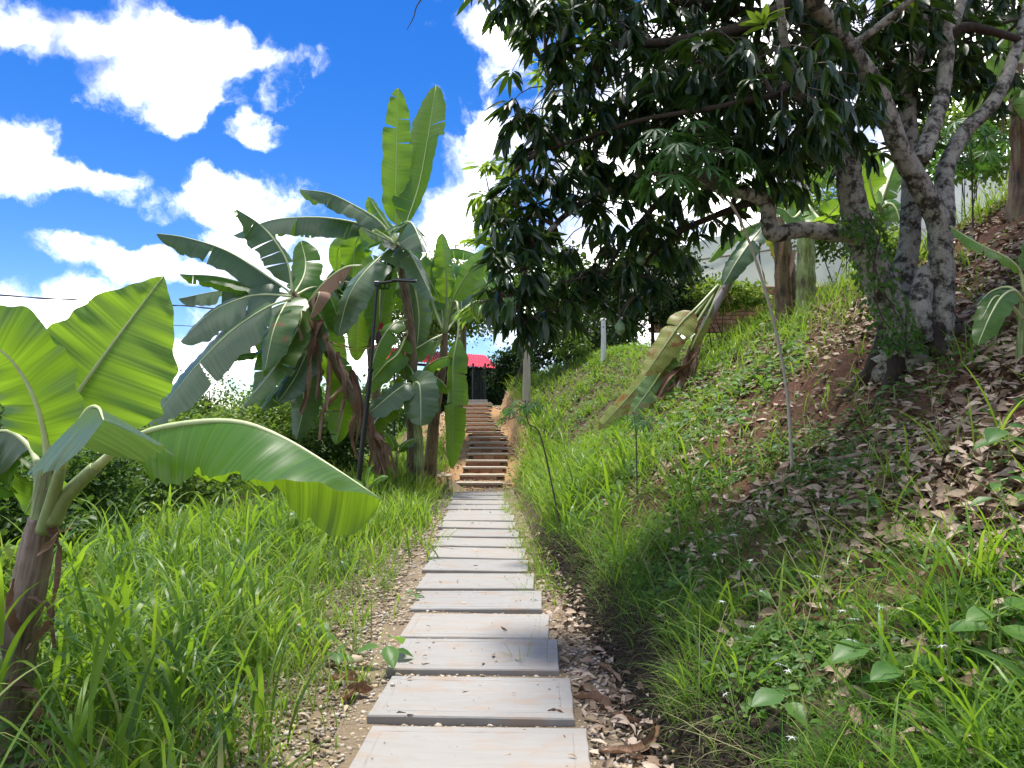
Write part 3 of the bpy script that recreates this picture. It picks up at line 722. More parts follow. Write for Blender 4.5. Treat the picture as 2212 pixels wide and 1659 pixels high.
# ---- near plant at the left edge
def near_banana():
    d = 3.8; b = P(12, 1625, d); b[2] = Hs(b[0], b[1]); r = thing('banana_plant', 'young banana plant with huge glossy leaves at the left edge, nearest the camera', 'banana plant', b, 'banana plants')
    B0 = b-[0, 0, .08]
    V, F, U = tube([B0, P(22, 1500, d), P(48, 1340, d), P(78, 1190, d), P(92, 1120, d)], [.115, .098, .088, .078, .066], 18, 46, .05, 3); mesh('pseudostem', V, F, M['stemnear'], r, uv=U, smooth=True)
    V, F, U = tube([P(84, 1165, d), P(98, 1090, d), P(106, 1030, d), P(108, 990, d)], [.062, .060, .054, .034], 16, 24, .02, 5); mesh('inner_stem', V, F, M['stemgreen'], r, uv=U, smooth=True)
    for k, (p, rr) in enumerate(([((92, 1150, 3.74), (112, 1085, 3.70), (132, 1010, 3.62)), (.036, .033, .024)], [((112, 1130, 3.74), (140, 1075, 3.72), (205, 1010, 3.7)), (.044, .04, .032)], [((75, 1140, 3.84), (85, 1060, 3.86), (82, 1000, 3.88)), (.03, .03, .022)])):
        V, F, U = tube(px(p), rr, 10, 16, .02, k); mesh('petiole', V, F, M['petiole'], r, uv=U, smooth=True)
    # big upright blade
    bleaf(r, px([(106, 1030, 3.85), (112, 960, 3.9), (160, 862, 3.95), (222, 772, 4.0), (290, 680, 4.04), (354, 596, 4.08)]), pw(285, 3.98), [(.45, -1, .35), (.35, -1, .1)], [8, -2, -8], M['near1'], 0, .08, .013, 4, 12, 90, 10, ribr=.021, base=.34, tip=.62, asym=(.86, 1.14), tipp=.95)
    # left blade going out of the frame
    bleaf(r, px([(103, 1010, 3.75), (97, 940, 3.7), (78, 870, 3.66), (48, 810, 3.64), (5, 760, 3.6), (-90, 700, 3.55)]), pw(225, 3.65), [(-.3, -1, -.25), (-.1, -1, -.5)], [-4, 10, 28], M['near2'], 0, .14, .012, 9, 24, 80, 9, ribr=.021, base=.12)
    # blade pointing at the camera, drooping both sides like a tent
    bleaf(r, px([(132, 1010, 3.62), (160, 935, 3.5), (190, 885, 3.3), (212, 880, 3.05), (224, 908, 2.84)]), pw(350, 3.05), [(.1, 0, 1), (.22, -.45, 1), (.22, -.8, .9)], [46, 44, 42], M['bandark'], 0, .16, .012, 13, 10, 70, 9, ribr=.018, base=.16, tip=1.8)
    # long blade reaching right over the grass
    bleaf(r, px([(205, 1010, 3.7), (262, 962, 3.68), (330, 928, 3.62), (440, 910, 3.5), (530, 914, 3.38), (620, 950, 3.25), (720, 1010, 3.14), (822, 1078, 3.05)]), pw(350, 3.3), [(0, -.35, 1), (0, -.15, 1), (0, .3, 1), (.1, .7, .8)], [60, 55, 46, 30], M['near2'], 0, .13, .011, 21, 26, 110, 10, ribr=.022, base=.10, tip=1.9, asym=(1, .82))
    # two hanging ones behind on the left
    bleaf(r, px([(82, 1000, 3.88), (60, 960, 3.95), (10, 930, 4.0), (-60, 960, 4.0), (-120, 1040, 4.0)]), pw(190, 4), (0, -.4, 1), [55, 50], M['bandark'], 0, .15, .02, 31, 15, 60, 7, ribr=.016)
    bleaf(r, px([(96, 1010, 3.9), (102, 1000, 4.0), (88, 1030, 4.1), (70, 1075, 4.15), (54, 1110, 4.16)]), pw(170, 4.1), (-.2, -1, -.1), [10, 25], M['ban'], 2, .2, .012, 37, 25, 40, 6, ribr=.013)
    bleaf(r, px([(70, 1010, 3.9), (30, 985, 4.0), (-20, 1010, 4.05), (-50, 1080, 4.1)]), pw(150, 4.1), (0, -.8, .6), [30, 45], M['ban'], 1, .2, .012, 39, 25, 40, 6, ribr=.013)
    for k, p in enumerate([[(112, 1140, 3.7), (126, 1190, 3.65), (122, 1270, 3.66), (112, 1340, 3.66), (118, 1400, 3.68)], [(84, 1200, 3.7), (130, 1150, 3.55), (160, 1140, 3.5)], [(70, 1290, 3.7), (105, 1310, 3.66), (112, 1350, 3.66)], [(40, 1370, 3.7), (20, 1310, 3.66), (30, 1250, 3.68)], [(62, 1400, 3.7), (100, 1350, 3.6), (120, 1270, 3.6)], [(30, 1470, 3.7), (75, 1500, 3.6), (82, 1560, 3.6)]]):
        strip(r, p, .055+.05*(k == 5), 50+k)
near_banana()

# ---- the clump beside the stairs.  leaf rows: points, width px, normal, fold, material, tears, petiole share
def plant(label, base, stempts, rad, leaves, dry=(), matstem='stem', group='banana plants', seed=0, name='banana_plant', gp=True):
    b = np.array(base, float); r = thing(name, label, 'banana plant', b, group)
    C = [b-[0, 0, .1]]+px(stempts); V, F, U = tube(C, rad, 14, len(C)*8, .08, seed); mesh('pseudostem', V, F, M[matstem], r, uv=U, smooth=True)
    for k, lf in enumerate(leaves):
        pts, w, n, fold, mt, tears, pet = lf[:7]; dm = np.mean([p[2] for p in pts])
        bleaf(r, px(pts), pw(w, dm)*(1.22 if dm > 13 else 1.08), n, fold, M[mt], tears, pet, .013, seed*40+k, 22, 30, 5, ribr=.026, var=16, ribmat=M['petiole'] if pet > .2 else None, name='dry_leaf' if mt == 'dryleaf' else 'leaf')
    for k, (p, w) in enumerate(dry):
        strip(r, p, w*.62, seed*77+k)
        if w > .17: strip(r, [(a+9*math.sin(k*3.1), c+6, d-.05) for a, c, d in p], w*.42, seed*77+k+500)
    return r
def gb(pxx, d, dx=0): 
    x = (pxx-1106)/1600*d; return (x, d, Hs(x, d))
D_ = 15.5
def sh(pts, d0): return [(a, b, d0+(c if c else 0)) for a, b, c in [(p+(0,))[:3] for p in pts]]
A = 15.5
plantA = plant('tallest banana plant of the clump, two upright leaves against the sky', gb(892, A), [(893, 980, A), (890, 807, A), (884, 690, A), (864, 560, A), (858, 520, A)], [.16, .14, .115, .10, .085, .06], [
    (sh([(858, 520), (855, 470), (855, 380), (860, 190)], A), 58, (.35, -1, .1), [-26, -20, -14], 'ban', 2, .10),
    (sh([(860, 522), (880, 476), (905, 400, .2), (922, 310, .4), (942, 184, .6)], A-.2), 80, (-.45, -1, .2), [-24, -20, -14], 'ban', 2, .10),
    (sh([(856, 525), (820, 478), (770, 446), (711, 418), (648, 409, -.6)], A-.1), 62, (0, -.35, 1), [50, 52, 55], 'bandark', 4, .14),
    (sh([(856, 525), (790, 487), (700, 470), (610, 472, .3), (560, 484, .5), (505, 508, .8)], A+.3), 74, (0, -.2, 1), [66, 66, 62], 'bandark', 9, .14),
    (sh([(858, 520), (832, 480), (812, 450), (797, 424)], A+.4), 40, (.5, -1, .6), [25, 25], 'ban', 1, .12),
    (sh([(860, 520), (872, 484, -.5), (890, 482, -1.2), (908, 520, -1.6), (914, 545, -1.7)], A), 90, (.2, -.5, 1), [40, 55], 'bandark', 6, .12),
    (sh([(860, 525), (885, 545, -.4), (909, 590, -.8), (937, 650, -1.0)], A-.2), 58, (.5, -.6, .9), [30, 40], 'bandark', 2, .12),
    (sh([(855, 528), (830, 515, -.8), (800, 500, -1.5), (780, 490, -1.9)], A), 46, (0, -.4, 1), [45, 45], 'bandark', 2, .12),
    (sh([(856, 530), (830, 548, -.6), (786, 590, -1.1), (752, 645, -1.3), (730, 726, -1.4)], A), 92, (-.5, -1, .55), [18, 22, 20], 'bandark', 3, .10),
    (sh([(858, 528), (820, 500, 1), (772, 515, 1.6), (762, 600, 1.8)], A), 72, (0, -1, .2), [8, 10], 'ban', 2, .2),
    (sh([(858, 528), (790, 520, 1.5), (735, 530, 2), (726, 590, 2.2)], A), 50, (.4, -1, .2), [20, 20], 'ban', 1, .25),
    (sh([(860, 530), (900, 560, .8), (945, 640, 1.2), (950, 690, 1.3)], A), 60, (0, -1, .4), [20, 20], 'ban', 3, .15),
    (sh([(862, 530), (890, 600, .3), (905, 680, .4), (900, 760, .4)], A), 62, (.2, -1, .1), [16, 24], 'bandark', 2, .2),
    (sh([(860, 530), (800, 590, .6), (778, 680, .7), (770, 780, .7)], A), 66, (.2, -1, .1), [14, 22], 'ban', 2, .2),
    (sh([(884, 690), (850, 700, -.5), (820, 740, -.8), (800, 800, -.9)], A), 52, (-.3, -.8, .6), [22, 30], 'banlit', 1, .2),
    (sh([(886, 700), (862, 760, -.3), (830, 790, -.5), (780, 850, -.6)], A), 50, (-.3, -.8, .6), [22, 30], 'ban', 1, .2),
    (sh([(856, 530), (828, 590, .4), (820, 660, .5), (822, 740, .5)], A), 62, (.2, -1, .1), [14, 22], 'ban', 2, .2),
    ], seed=1, dry=[([(880, 690, A-.15), (890, 720, A-.2), (896, 790, A-.22)], .12), ([(876, 720, A-.15), (870, 770, A-.2), (876, 830, A-.2)], .13), ([(893, 800, A-.15), (902, 850, A-.2), (898, 930, A-.2)], .12), ([(890, 850, A-.15), (884, 900, A-.2), (886, 1000, A-.2)], .1)])
def fruit(root, top, n, r0, seed):
    """hanging bunch: stalk, hands of fingers, flower"""
    rg = np.random.default_rng(seed); t = px(top); C = cr(t, 20); V, F, U = tube(t, [.032, .028, .022, .02], 8, 20); mesh('fruit_stalk', V, F, M['petiole'], root)
    tmp = None
    for hnd in range(n):
        s = .28+.38*hnd/n; c = C[int(s*19)]
        for k in range(7):
            a = k/7*6.283+hnd*.6; d = np.array([math.cos(a), math.sin(a), 0]); l = .15*(1-.05*hnd)
            p = [c+d*.02, c+d*(r0+.02)+[0, 0, .0], c+d*(r0+.045)+[0, 0, l*.55], c+d*(r0+.03)+[0, 0, l]]
            V, F, U = tube(p, [.014, .022, .022, .007], 6, 7); mesh('finger', V, F, M['fruit'], root, smooth=True)
    e = C[-1]; V, F, U = tube([e+[0, 0, .02], e-[0, 0, .08], e-[0, 0, .2], e-[0, 0, .30]], [.03, .066, .06, .008], 10, 12); o = mesh('flower_bud', V, F, M['flower'], root, smooth=True)
    V = [e+[-.02, -.05, .04], e+[.08, -.05, .06], e+[.11, -.07, .16], e+[.03, -.05, .2], e+[0, -.04, .1]]; mesh('bract', V, [(0, 1, 2, 3, 4)], M['redbract'], o)
fruit(plantA, [(864, 560, A-.1), (838, 585, A-.5), (828, 640, A-.6), (818, 718, A-.6)], 5, .07, 3)

Bd = 14.6
plant('broad banana plant with arching grey green leaves, left in the clump', gb(828, Bd), [(815, 975, Bd), (760, 850, Bd), (700, 740, Bd), (655, 665, Bd), (628, 628, Bd)], [.14, .13, .12, .105, .09, .06], [
    (sh([(630, 635), (600, 612), (497, 545), (405, 514), (338, 504)], Bd-.2), 78, (0, -.45, 1), [48, 50, 52], 'bandark', 2, .07),
    (sh([(632, 632), (622, 570), (590, 515), (555, 480), (513, 453, -.5)], Bd-.3), 84, (.6, -.6, .8), [38, 45, 50], 'bandark', 5, .08),
    (sh([(630, 638), (560, 622), (473, 598), (388, 592)], Bd-.2), 54, (0, .25, 1), [42, 44], 'ban', 2, .09),
    (sh([(630, 640), (560, 630), (480, 628), (386, 645)], Bd+.4), 66, (0, -.5, 1), [42, 48], 'bandark', 3, .09),
    (sh([(628, 640), (570, 636), (520, 645), (455, 675), (390, 738)], Bd-.5), 122, (-.25, -.9, .8), [14, 18, 18], 'bandark', 1, .09),
    (sh([(628, 645), (575, 665), (500, 715), (420, 795), (322, 918)], Bd-.9), 120, (-.4, -.8, .6), [14, 18, 12], 'bandark', 1, .10),
    (sh([(632, 640), (618, 655, -.6), (592, 710, -1.2), (572, 800, -1.4)], Bd), 84, (-.4, -1, .3), [20, 26], 'bantip', 1, .10),
    (sh([(640, 650), (600, 720, .2), (570, 800, .2), (560, 880, .1)], Bd), 64, (-.2, -1, .3), [22, 26], 'ban', 2, .14),
    (sh([(660, 670), (672, 730, -.3), (640, 810, -.7), (600, 870, -.9)], Bd), 66, (-.3, -.9, .4), [22, 26], 'bandark', 2, .14),
    (sh([(700, 740), (735, 800, .1), (742, 880, 0), (725, 960, 0)], Bd), 60, (.2, -1, .2), [24, 28], 'ban', 2, .14),
    (sh([(690, 730), (660, 800, .3), (655, 880, .3), (640, 950, .3)], Bd), 66, (-.1, -1, .2), [24, 28], 'bandark', 3, .14),
    (sh([(636, 645), (650, 690, -.4), (600, 785, -1.0), (524, 878, -1.3)], Bd), 76, (-.5, -.8, .4), [20, 24], 'bantip', 3, .10),
    (sh([(634, 650), (570, 750, .3), (530, 765, .3), (474, 776, .2)], Bd), 36, (0, -.2, 1), [30, 36], 'ban', 1, .3),
    (sh([(690, 740), (650, 812, -.2), (610, 832, -.5), (566, 884, -.7)], Bd), 56, (0, -.5, .9), [34, 30], 'bantip', 2, .2),
    (sh([(632, 640), (655, 600, .4), (660, 565, .7), (650, 520, .9)], Bd), 64, (0, -1, .3), [16, 10], 'ban', 1, .12),
    (sh([(634, 640), (680, 620, .4), (712, 640, .6), (740, 720, .8)], Bd), 70, (.3, -.8, .6), [30, 30], 'ban', 3, .12),
    (sh([(634, 645), (600, 690, .8), (560, 730, 1.0), (500, 760, 1.1)], Bd), 70, (0, -.6, .8), [30, 34], 'ban', 3, .12),
    (sh([(650, 665), (690, 680, .5), (720, 760, .8), (716, 830, .9)], Bd), 74, (.2, -1, .2), [20, 30], 'ban', 3, .14),
    (sh([(655, 665), (640, 740, .6), (620, 800, .9), (600, 860, 1)], Bd), 80, (-.2, -1, .2), [20, 30], 'ban', 3, .14),
    (sh([(660, 660), (700, 610, -.7), (745, 578, -.9), (782, 574, -.9)][::-1]+[(690, 630, -1), (668, 690, -1.0)], Bd), 62, (-.2, -.7, .6), [40, 60], 'dryleaf', 6, .05),
    ], seed=2, dry=[([(690, 690, 13.9), (672, 760, 13.8), (664, 850, 13.8), (650, 890, 13.8)], .30), ([(700, 720, 13.9), (712, 790, 13.8), (705, 880, 13.8)], .28), ([(730, 760, 14.0), (745, 840, 13.9), (728, 930, 13.9)], .26), ([(670, 690, 13.9), (690, 780, 13.9), (684, 860, 13.9)], .24), ([(760, 800, 14.1), (780, 880, 14), (768, 960, 14)], .26), ([(720, 740, 14.0), (770, 752, 13.9), (812, 740, 13.9)], .2), ([(785, 870, 14.2), (805, 930, 14.1), (800, 1000, 14.1)], .22), ([(745, 830, 14.0), (700, 880, 13.9), (690, 950, 13.9)], .18), ([(800, 920, 14.2), (830, 960, 14.1), (842, 1010, 14.1)], .22), ([(815, 940, 14.35), (822, 985, 14.3), (812, 1030, 14.3)], .26), ([(790, 900, 14.3), (812, 950, 14.25), (836, 1020, 14.2)], .24), ([(770, 870, 14.3), (758, 930, 14.2), (770, 990, 14.2)], .24), ([(835, 960, 14.4), (850, 1000, 14.35), (858, 1035, 14.35)], .2), ([(640, 690, 13.9), (652, 740, 13.8), (640, 800, 13.8)], .16)])
Cd = 16.2
plant('banana plant with a fan of upright petioles, right in the clump by the stairs', gb(927, Cd), [(931, 985, Cd), (941, 881, Cd), (955, 800, Cd), (960, 735, Cd), (960, 715, Cd)], [.15, .14, .11, .09, .08, .05], [
    (sh([(958, 720), (964, 655), (964, 600), (955, 503)], Cd-.2), 50, (.2, -1, .1), [24, 30, 30], 'banlit', 2, .36),
    (sh([(962, 720), (974, 660), (1008, 594), (1062, 532)], Cd-.3), 56, (-.3, -1, .4), [16, 14], 'banlit', 1, .32),
    (sh([(958, 720), (930, 640, .3), (935, 560, .5), (988, 538, .6), (1072, 568, .6)], Cd), 44, (0, -.4, 1), [48, 50], 'ban', 3, .45),
    (sh([(962, 720), (985, 650, -.4), (990, 715, -.8), (979, 785, -1.1), (979, 900, -1.2), (975, 1012, -1.2)], Cd), 52, (-.35, -1, 0), [30, 28, 28], 'ban', 2, .40),
    (sh([(958, 722), (905, 820, -.5), (925, 790, -.7), (960, 772, -.9), (1000, 776, -1)], Cd), 46, (0, -.35, 1), [46, 46], 'banlit', 1, .42),
    (sh([(958, 720), (950, 735, .3), (926, 742, .5), (896, 760, .5)], Cd), 50, (0, -.5, 1), [42, 42], 'ban', 1, .15),
    (sh([(957, 718), (935, 650, .5), (915, 600, .8), (905, 560, 1)], Cd), 50, (.3, -1, .3), [16, 16], 'banlit', 1, .3),
    (sh([(962, 718), (1000, 670, .6), (1040, 650, .9), (1085, 690, 1)], Cd), 50, (0, -.6, .9), [35, 40], 'ban', 2, .2),
    (sh([(958, 722), (920, 740, -.3), (880, 770, -.5), (850, 830, -.6)], Cd), 54, (-.2, -.6, .8), [34, 36], 'ban', 2, .2),
    (sh([(960, 720), (952, 660, .6), (948, 600, .9), (950, 545, 1)], Cd), 44, (.4, -1, .1), [20, 20], 'ban', 1, .3),
    ], seed=3, dry=[([(958, 745, 16.0), (968, 800, 15.9), (960, 850, 15.9)], .12), ([(945, 850, 16.0), (930, 900, 15.9), (936, 960, 15.9)], .13), ([(951, 790, 16.0), (938, 830, 15.9), (940, 900, 15.9)], .11)])
Ed = 14.9
plant('short banana plant with two dark drooping leaves, front of the clump', gb(906, Ed), [(905, 990, Ed), (903, 930, Ed), (898, 880, Ed), (893, 845, Ed)], [.11, .10, .085, .06, .04], [
    (sh([(893, 850), (884, 828, -.2), (858, 842, -.4), (826, 868, -.6), (793, 896, -.7)], Ed), 62, (-.4, -.9, .7), [14, 18], 'bandark', 0, .18),
    (sh([(895, 850), (898, 826, -.2), (907, 836, -.4), (909, 880, -.55), (909, 920, -.6)], Ed), 66, (0, -1, .35), [12, 14], 'bandark', 0, .16),
    (sh([(893, 850), (860, 870, -.1), (820, 900, -.2), (797, 948, -.25)], Ed), 50, (-.7, -.7, .2), [30, 30], 'ban', 1, .3),
    (sh([(895, 850), (890, 800, .4), (860, 780, .6), (815, 790, .7)], Ed), 44, (0, -.4, 1), [40, 40], 'ban', 1, .25),
    (sh([(896, 850), (925, 815, .4), (950, 820, .6), (975, 850, .7)], Ed), 40, (0, -.5, 1), [40, 40], 'ban', 1, .2),
    ], seed=4, matstem='stemgreen')
def sucker(label, pxx, d, h, leaves, seed, matstem='stemgreen', r=.035):
    b = gb(pxx, d); c = np.array(b)+[0, 0, h]; rt = thing('banana_sucker', label, 'banana plant', b, 'banana suckers')
    V, F, U = tube([np.array(b)-[0, 0, .05], np.array(b)+[0, 0, h*.5], c], [r*1.4, r, r*.5], 10, 14, .05, seed); mesh('pseudostem', V, F, M[matstem], rt, uv=U, smooth=True)
    rg = np.random.default_rng(seed)
    for k, (az, el, L, w, mt) in enumerate(leaves):
        dr = np.array([math.sin(az)*math.cos(el), -math.cos(az)*math.cos(el), math.sin(el)])
        p = [c-[0, 0, h*.12], c+dr*L*.3, c+dr*L*.65-[0, 0, L*.06], c+dr*L-[0, 0, L*.25]]
        bleaf(rt, p, w, (dr[0]*-.3, -.7, .7), [14, 22], M[mt], 0, .2, .008, seed*9+k, 18, 22, 4, ribr=.011)
sucker('bright young banana sucker sprouting at the foot of the lamp pole', 793, 12.6, .38, [(.5, 1.1, .62, .2, 'banlit'), (1.4, .7, .5, .15, 'banlit'), (-1.1, .6, .42, .14, 'banlit')], 61)
sucker('small banana sucker with narrow stem between the clump stems', 858, 14.6, .75, [(-.9, 1.1, .6, .22, 'banlit'), (1.2, .8, .55, .2, 'ban'), (.2, .6, .5, .18, 'ban'), (2.2, .6, .6, .2, 'bandark')], 62)
sucker('low banana sucker under the long leaf in the left grass', 590, 9.5, .25, [(1.3, .6, .55, .2, 'ban'), (-.8, .7, .5, .18, 'banlit'), (.2, .4, .5, .2, 'bandark')], 63)
sucker('second low banana sucker in the grass near the lamp pole', 690, 10.5, .2, [(1.1, .4, .7, .24, 'bandark'), (-1, .5, .5, .2, 'ban'), (.1, .9, .4, .16, 'banlit')], 64)
# a further clump behind fills the gaps between the crowns
for k, (lab, bx, d, top, az0) in enumerate((('banana plant half hidden behind the left of the clump', 735, 17.5, (700, 690), .3), ('banana plant half hidden behind the middle of the clump', 822, 18.2, (800, 640), 1.1), ('banana plant half hidden behind the right of the clump', 985, 20.5, (1000, 660), 2.0))):
    c = P(*top, d); lv = []
    rg = np.random.default_rng(300+k)
    for j in range(11):
        a = az0+j*6.283/11+rg.random()*.4; L = 95+rg.random()*60; ex = math.sin(a)*L; dep = -math.cos(a)*1.3; up = 30+rg.random()*60
        lv.append(([(top[0], top[1]+8, d), (top[0]+ex*.35, top[1]-up, d+dep*.4), (top[0]+ex*.8, top[1]-up*.6, d+dep*.8), (top[0]+ex*1.1, top[1]+30, d+dep)], 66, (0, -.6, .9), [28, 36], ('ban', 'bandark', 'banlit')[j % 3], 2, .14))
    plant(lab, gb(bx, d), [((bx*2+top[0])/3, 880, d), (top[0], 740, d), (top[0], top[1], d)], [.15, .13, .1, .05], lv, seed=10+k)

# ---- bananas on the hillside
Hd = 12.4
def hillbase(pxx, d): x = (pxx-1106)/1600*d; return (x, d, Hs(x, d))
plant('thick green stemmed banana plant on the hill, right of the pair behind the mango', hillbase(1742, Hd), [(1741, 600, Hd), (1741, 500, Hd), (1744, 430, Hd)], [.17, .16, .13, .06], [
    (sh([(1744, 440), (1775, 475, -.6), (1800, 455, -.9), (1822, 430, -1)], Hd), 60, (.2, -.9, .4), [20, 24], 'banlit', 1, .2),
    (sh([(1742, 440), (1715, 470, -.5), (1690, 452, -.8), (1662, 445, -1)], Hd), 56, (0, -.8, .5), [20, 26], 'ban', 1, .2),
    (sh([(1742, 435), (1730, 380, .2), (1700, 340, .3), (1670, 320, .3)], Hd), 60, (0, -.9, .3), [16, 20], 'banlit', 1, .15),
    (sh([(1744, 435), (1760, 380, .2), (1790, 340, .3), (1820, 330, .3)], Hd), 60, (0, -.9, .3), [16, 20], 'ban', 1, .15),
    (sh([(1744, 435), (1752, 370, 0), (1754, 300, 0)], Hd), 56, (.3, -1, 0), [-20, -20], 'ban', 1, .15),
    (sh([(1742, 435), (1700, 400, .3), (1640, 410, .4), (1600, 440, .4)], Hd), 50, (0, -.4, 1), [44, 44], 'ban', 2, .15)], seed=20, matstem='stemgreen', name='banana_plant')
plant('banana plant with red brown sheaths on the hill, left of the pair behind the mango', hillbase(1702, 12.8), [(1697, 600, 12.8), (1690, 520, 12.8), (1680, 470, 12.8)], [.2, .18, .14, .07], [
    (sh([(1680, 480), (1650, 440, .1), (1610, 430, .2), (1560, 460, .2)], 12.8), 54, (0, -.4, 1), [44, 44], 'banlit', 1, .15),
    (sh([(1682, 480), (1672, 420, .1), (1650, 370, .1)], 12.8), 50, (.3, -1, .1), [16, 16], 'ban', 1, .15),
    (sh([(1682, 480), (1710, 430, .1), (1735, 400, .1)], 12.8), 50, (0, -1, .1), [16, 16], 'banlit', 1, .15)], seed=21,
    dry=[([(1660, 500, 12.6), (1640, 540, 12.5), (1655, 620, 12.5)], .16), ([(1690, 520, 12.6), (1680, 590, 12.5), (1684, 650, 12.5)], .14), ([(1715, 540, 12.6), (1708, 600, 12.5), (1712, 660, 12.5)], .14)])
Gd = 10.6
plant('banana plant with wide translucent leaf showing between the mango trunks', hillbase(1905, Gd), [(1905, 560, Gd), (1900, 470, Gd), (1896, 440, Gd)], [.11, .10, .08, .04], [
    (sh([(1896, 450), (1885, 420, -.2), (1870, 350, -.3), (1850, 290, -.3)][::-1]+[(1900, 470, -.3)], Gd), 104, (.2, -1, .1), [10, 14], 'banlit', 2, .04),
    (sh([(1898, 450), (1915, 400, .2), (1935, 350, .4), (1960, 330, .4)], Gd), 60, (0, -.6, .9), [30, 34], 'banlit', 1, .15),
    (sh([(1898, 455), (1920, 440, -.1), (1935, 450, -.2), (1945, 480, -.3)], Gd), 56, (0, -.8, .5), [20, 24], 'ban', 1, .15)], seed=22, matstem='stemgreen')
# toppled plant: bent stem, hanging and yellowing leaves
Td = 12.9
plant('toppled banana plant leaning on the slope with yellowing torn leaves', hillbase(1468, Td), [(1484, 790, Td), (1512, 725, Td-.1), (1564, 628, Td-.2), (1612, 545, Td-.2), (1650, 470, Td)], [.10, .088, .078, .07, .06, .045], [
    (sh([(1652, 466), (1646, 490, -.2), (1614, 532, -.4), (1585, 575, -.5), (1562, 616, -.5)], Td), 56, (-.3, -.9, .5), [8, 10], 'bandark', 1, .05),
    (sh([(1645, 480), (1600, 498, -.2), (1560, 528, -.3), (1530, 566, -.3)], Td), 36, (-.2, -.6, .8), [30, 34], 'banlit', 0, .15),
    (sh([(1645, 480), (1664, 500, .1), (1690, 555, .2), (1698, 600, .2)], Td), 34, (.3, -.8, .5), [30, 34], 'banyel', 0, .2),
    (sh([(1552, 615), (1510, 660, -.3), (1472, 697, -.4), (1440, 742, -.5), (1392, 812, -.6)], Td), 66, (-.5, -1, .5), [6, 10], 'banyel', 1, .36),
    (sh([(1548, 622), (1478, 710, -.1), (1424, 782, 0), (1352, 864, .2), (1292, 928, .3)], Td), 48, (-.5, -.9, .5), [6, 10], 'banyel', 2, .50),
    (sh([(1552, 622), (1490, 720, -.3), (1438, 792, -.4), (1405, 840, -.4), (1362, 898, -.4)], Td), 56, (-.5, -.9, .6), [10, 14], 'bantip', 2, .55),
    (sh([(1556, 618), (1530, 680, -.3), (1500, 740, -.4), (1462, 820, -.5)], Td), 26, (-.3, -.8, .5), [40, 50], 'banyel', 2, .3),
    ], seed=23, matstem='greystem', dry=[([(1500, 750, 12.5), (1478, 785, 12.4), (1450, 805, 12.3), (1420, 855, 12.3)], .34), ([(1490, 765, 12.5), (1480, 815, 12.4), (1468, 858, 12.4)], .30), ([(1476, 795, 12.5), (1440, 845, 12.4), (1405, 878, 12.3)], .32), ([(1505, 745, 12.5), (1500, 795, 12.4), (1492, 850, 12.4)], .28), ([(1470, 800, 12.4), (1485, 840, 12.3), (1500, 880, 12.3)], .28), ([(1562, 620, 12.6), (1574, 655, 12.6), (1584, 700, 12.6)], .08)])
# young plant at the right edge
b = hillbase(2203, 4.85); r = thing('banana_plant', 'young pale stemmed banana plant at the right edge of the slope', 'banana plant', b, 'banana plants')
stem(r, [(2206, 785, 4.85), (2208, 720, 4.85), (2212, 650, 4.85), (2222, 600, 4.85)], [.036, .03, .026, .02], M['stemgreen'], 5, lump=.04)
for k, (p, w, n, f, mt) in enumerate([
    ([(2216, 640, 4.85), (2205, 590, 4.8), (2180, 560, 4.75), (2130, 535, 4.7), (2085, 510, 4.7), (2052, 488, 4.7)], 62, (-.1, -.7, .7), [26, 20], 'banlit'),
    ([(2212, 650, 4.85), (2190, 628, 4.7), (2165, 640, 4.6), (2140, 680, 4.5), (2112, 745, 4.45)], 66, (-.5, -.8, .4), [18, 26], 'ban'),
    ([(2212, 645, 4.85), (2180, 620, 4.9), (2140, 630, 4.95), (2110, 660, 5)], 50, (-.1, -.6, .8), [26, 30], 'bandark'),
    ([(2218, 620, 4.85), (2235, 560, 4.85), (2250, 500, 4.85)], 60, (0, -1, .1), [16, 16], 'ban'),
    ([(2210, 690, 4.85), (2180, 655, 4.7), (2150, 640, 4.6), (2120, 690, 4.5)], 16, (-.2, -.7, .8), [40, 40], 'banlit')]):
    bleaf(r, px(p), pw(w, 4.75), n, f, M[mt], 1, .22, .008, 900+k, 20, 34, 6, ribr=.011)
r = plant('tall dark stemmed banana plant cut by the right edge of the picture', hillbase(2206, 8.2), [(2206, 330, 8.2), (2200, 250, 8.2), (2196, 190, 8.2), (2200, 140, 8.2)], [.11, .10, .09, .07, .05], [
    (sh([(2198, 160), (2180, 150, -.2), (2150, 180, -.3), (2100, 250, -.3)], 8.2), 90, (0, -1, .4), [16, 20], 'banlit', 1, .12),
    (sh([(2200, 150), (2230, 80, 0), (2280, 30, 0)], 8.2), 90, (0, -1, .2), [16, 16], 'banlit', 1, .12),
    (sh([(2198, 150), (2190, 90, .2), (2170, 30, .3)], 8.2), 80, (0, -1, .2), [16, 16], 'ban', 1, .12),
    (sh([(2198, 160), (2215, 200, -.3), (2225, 260, -.5)], 8.2), 60, (0, -1, .2), [30, 30], 'banlit', 2, .1)], seed=25, dry=[([(2196, 230, 8.0), (2185, 290, 7.95), (2190, 370, 7.95)], .12), ([(2204, 240, 8.0), (2210, 310, 7.95), (2206, 390, 7.95)], .12), ([(2192, 200, 8.0), (2170, 240, 7.9), (2165, 290, 7.9)], .14)])

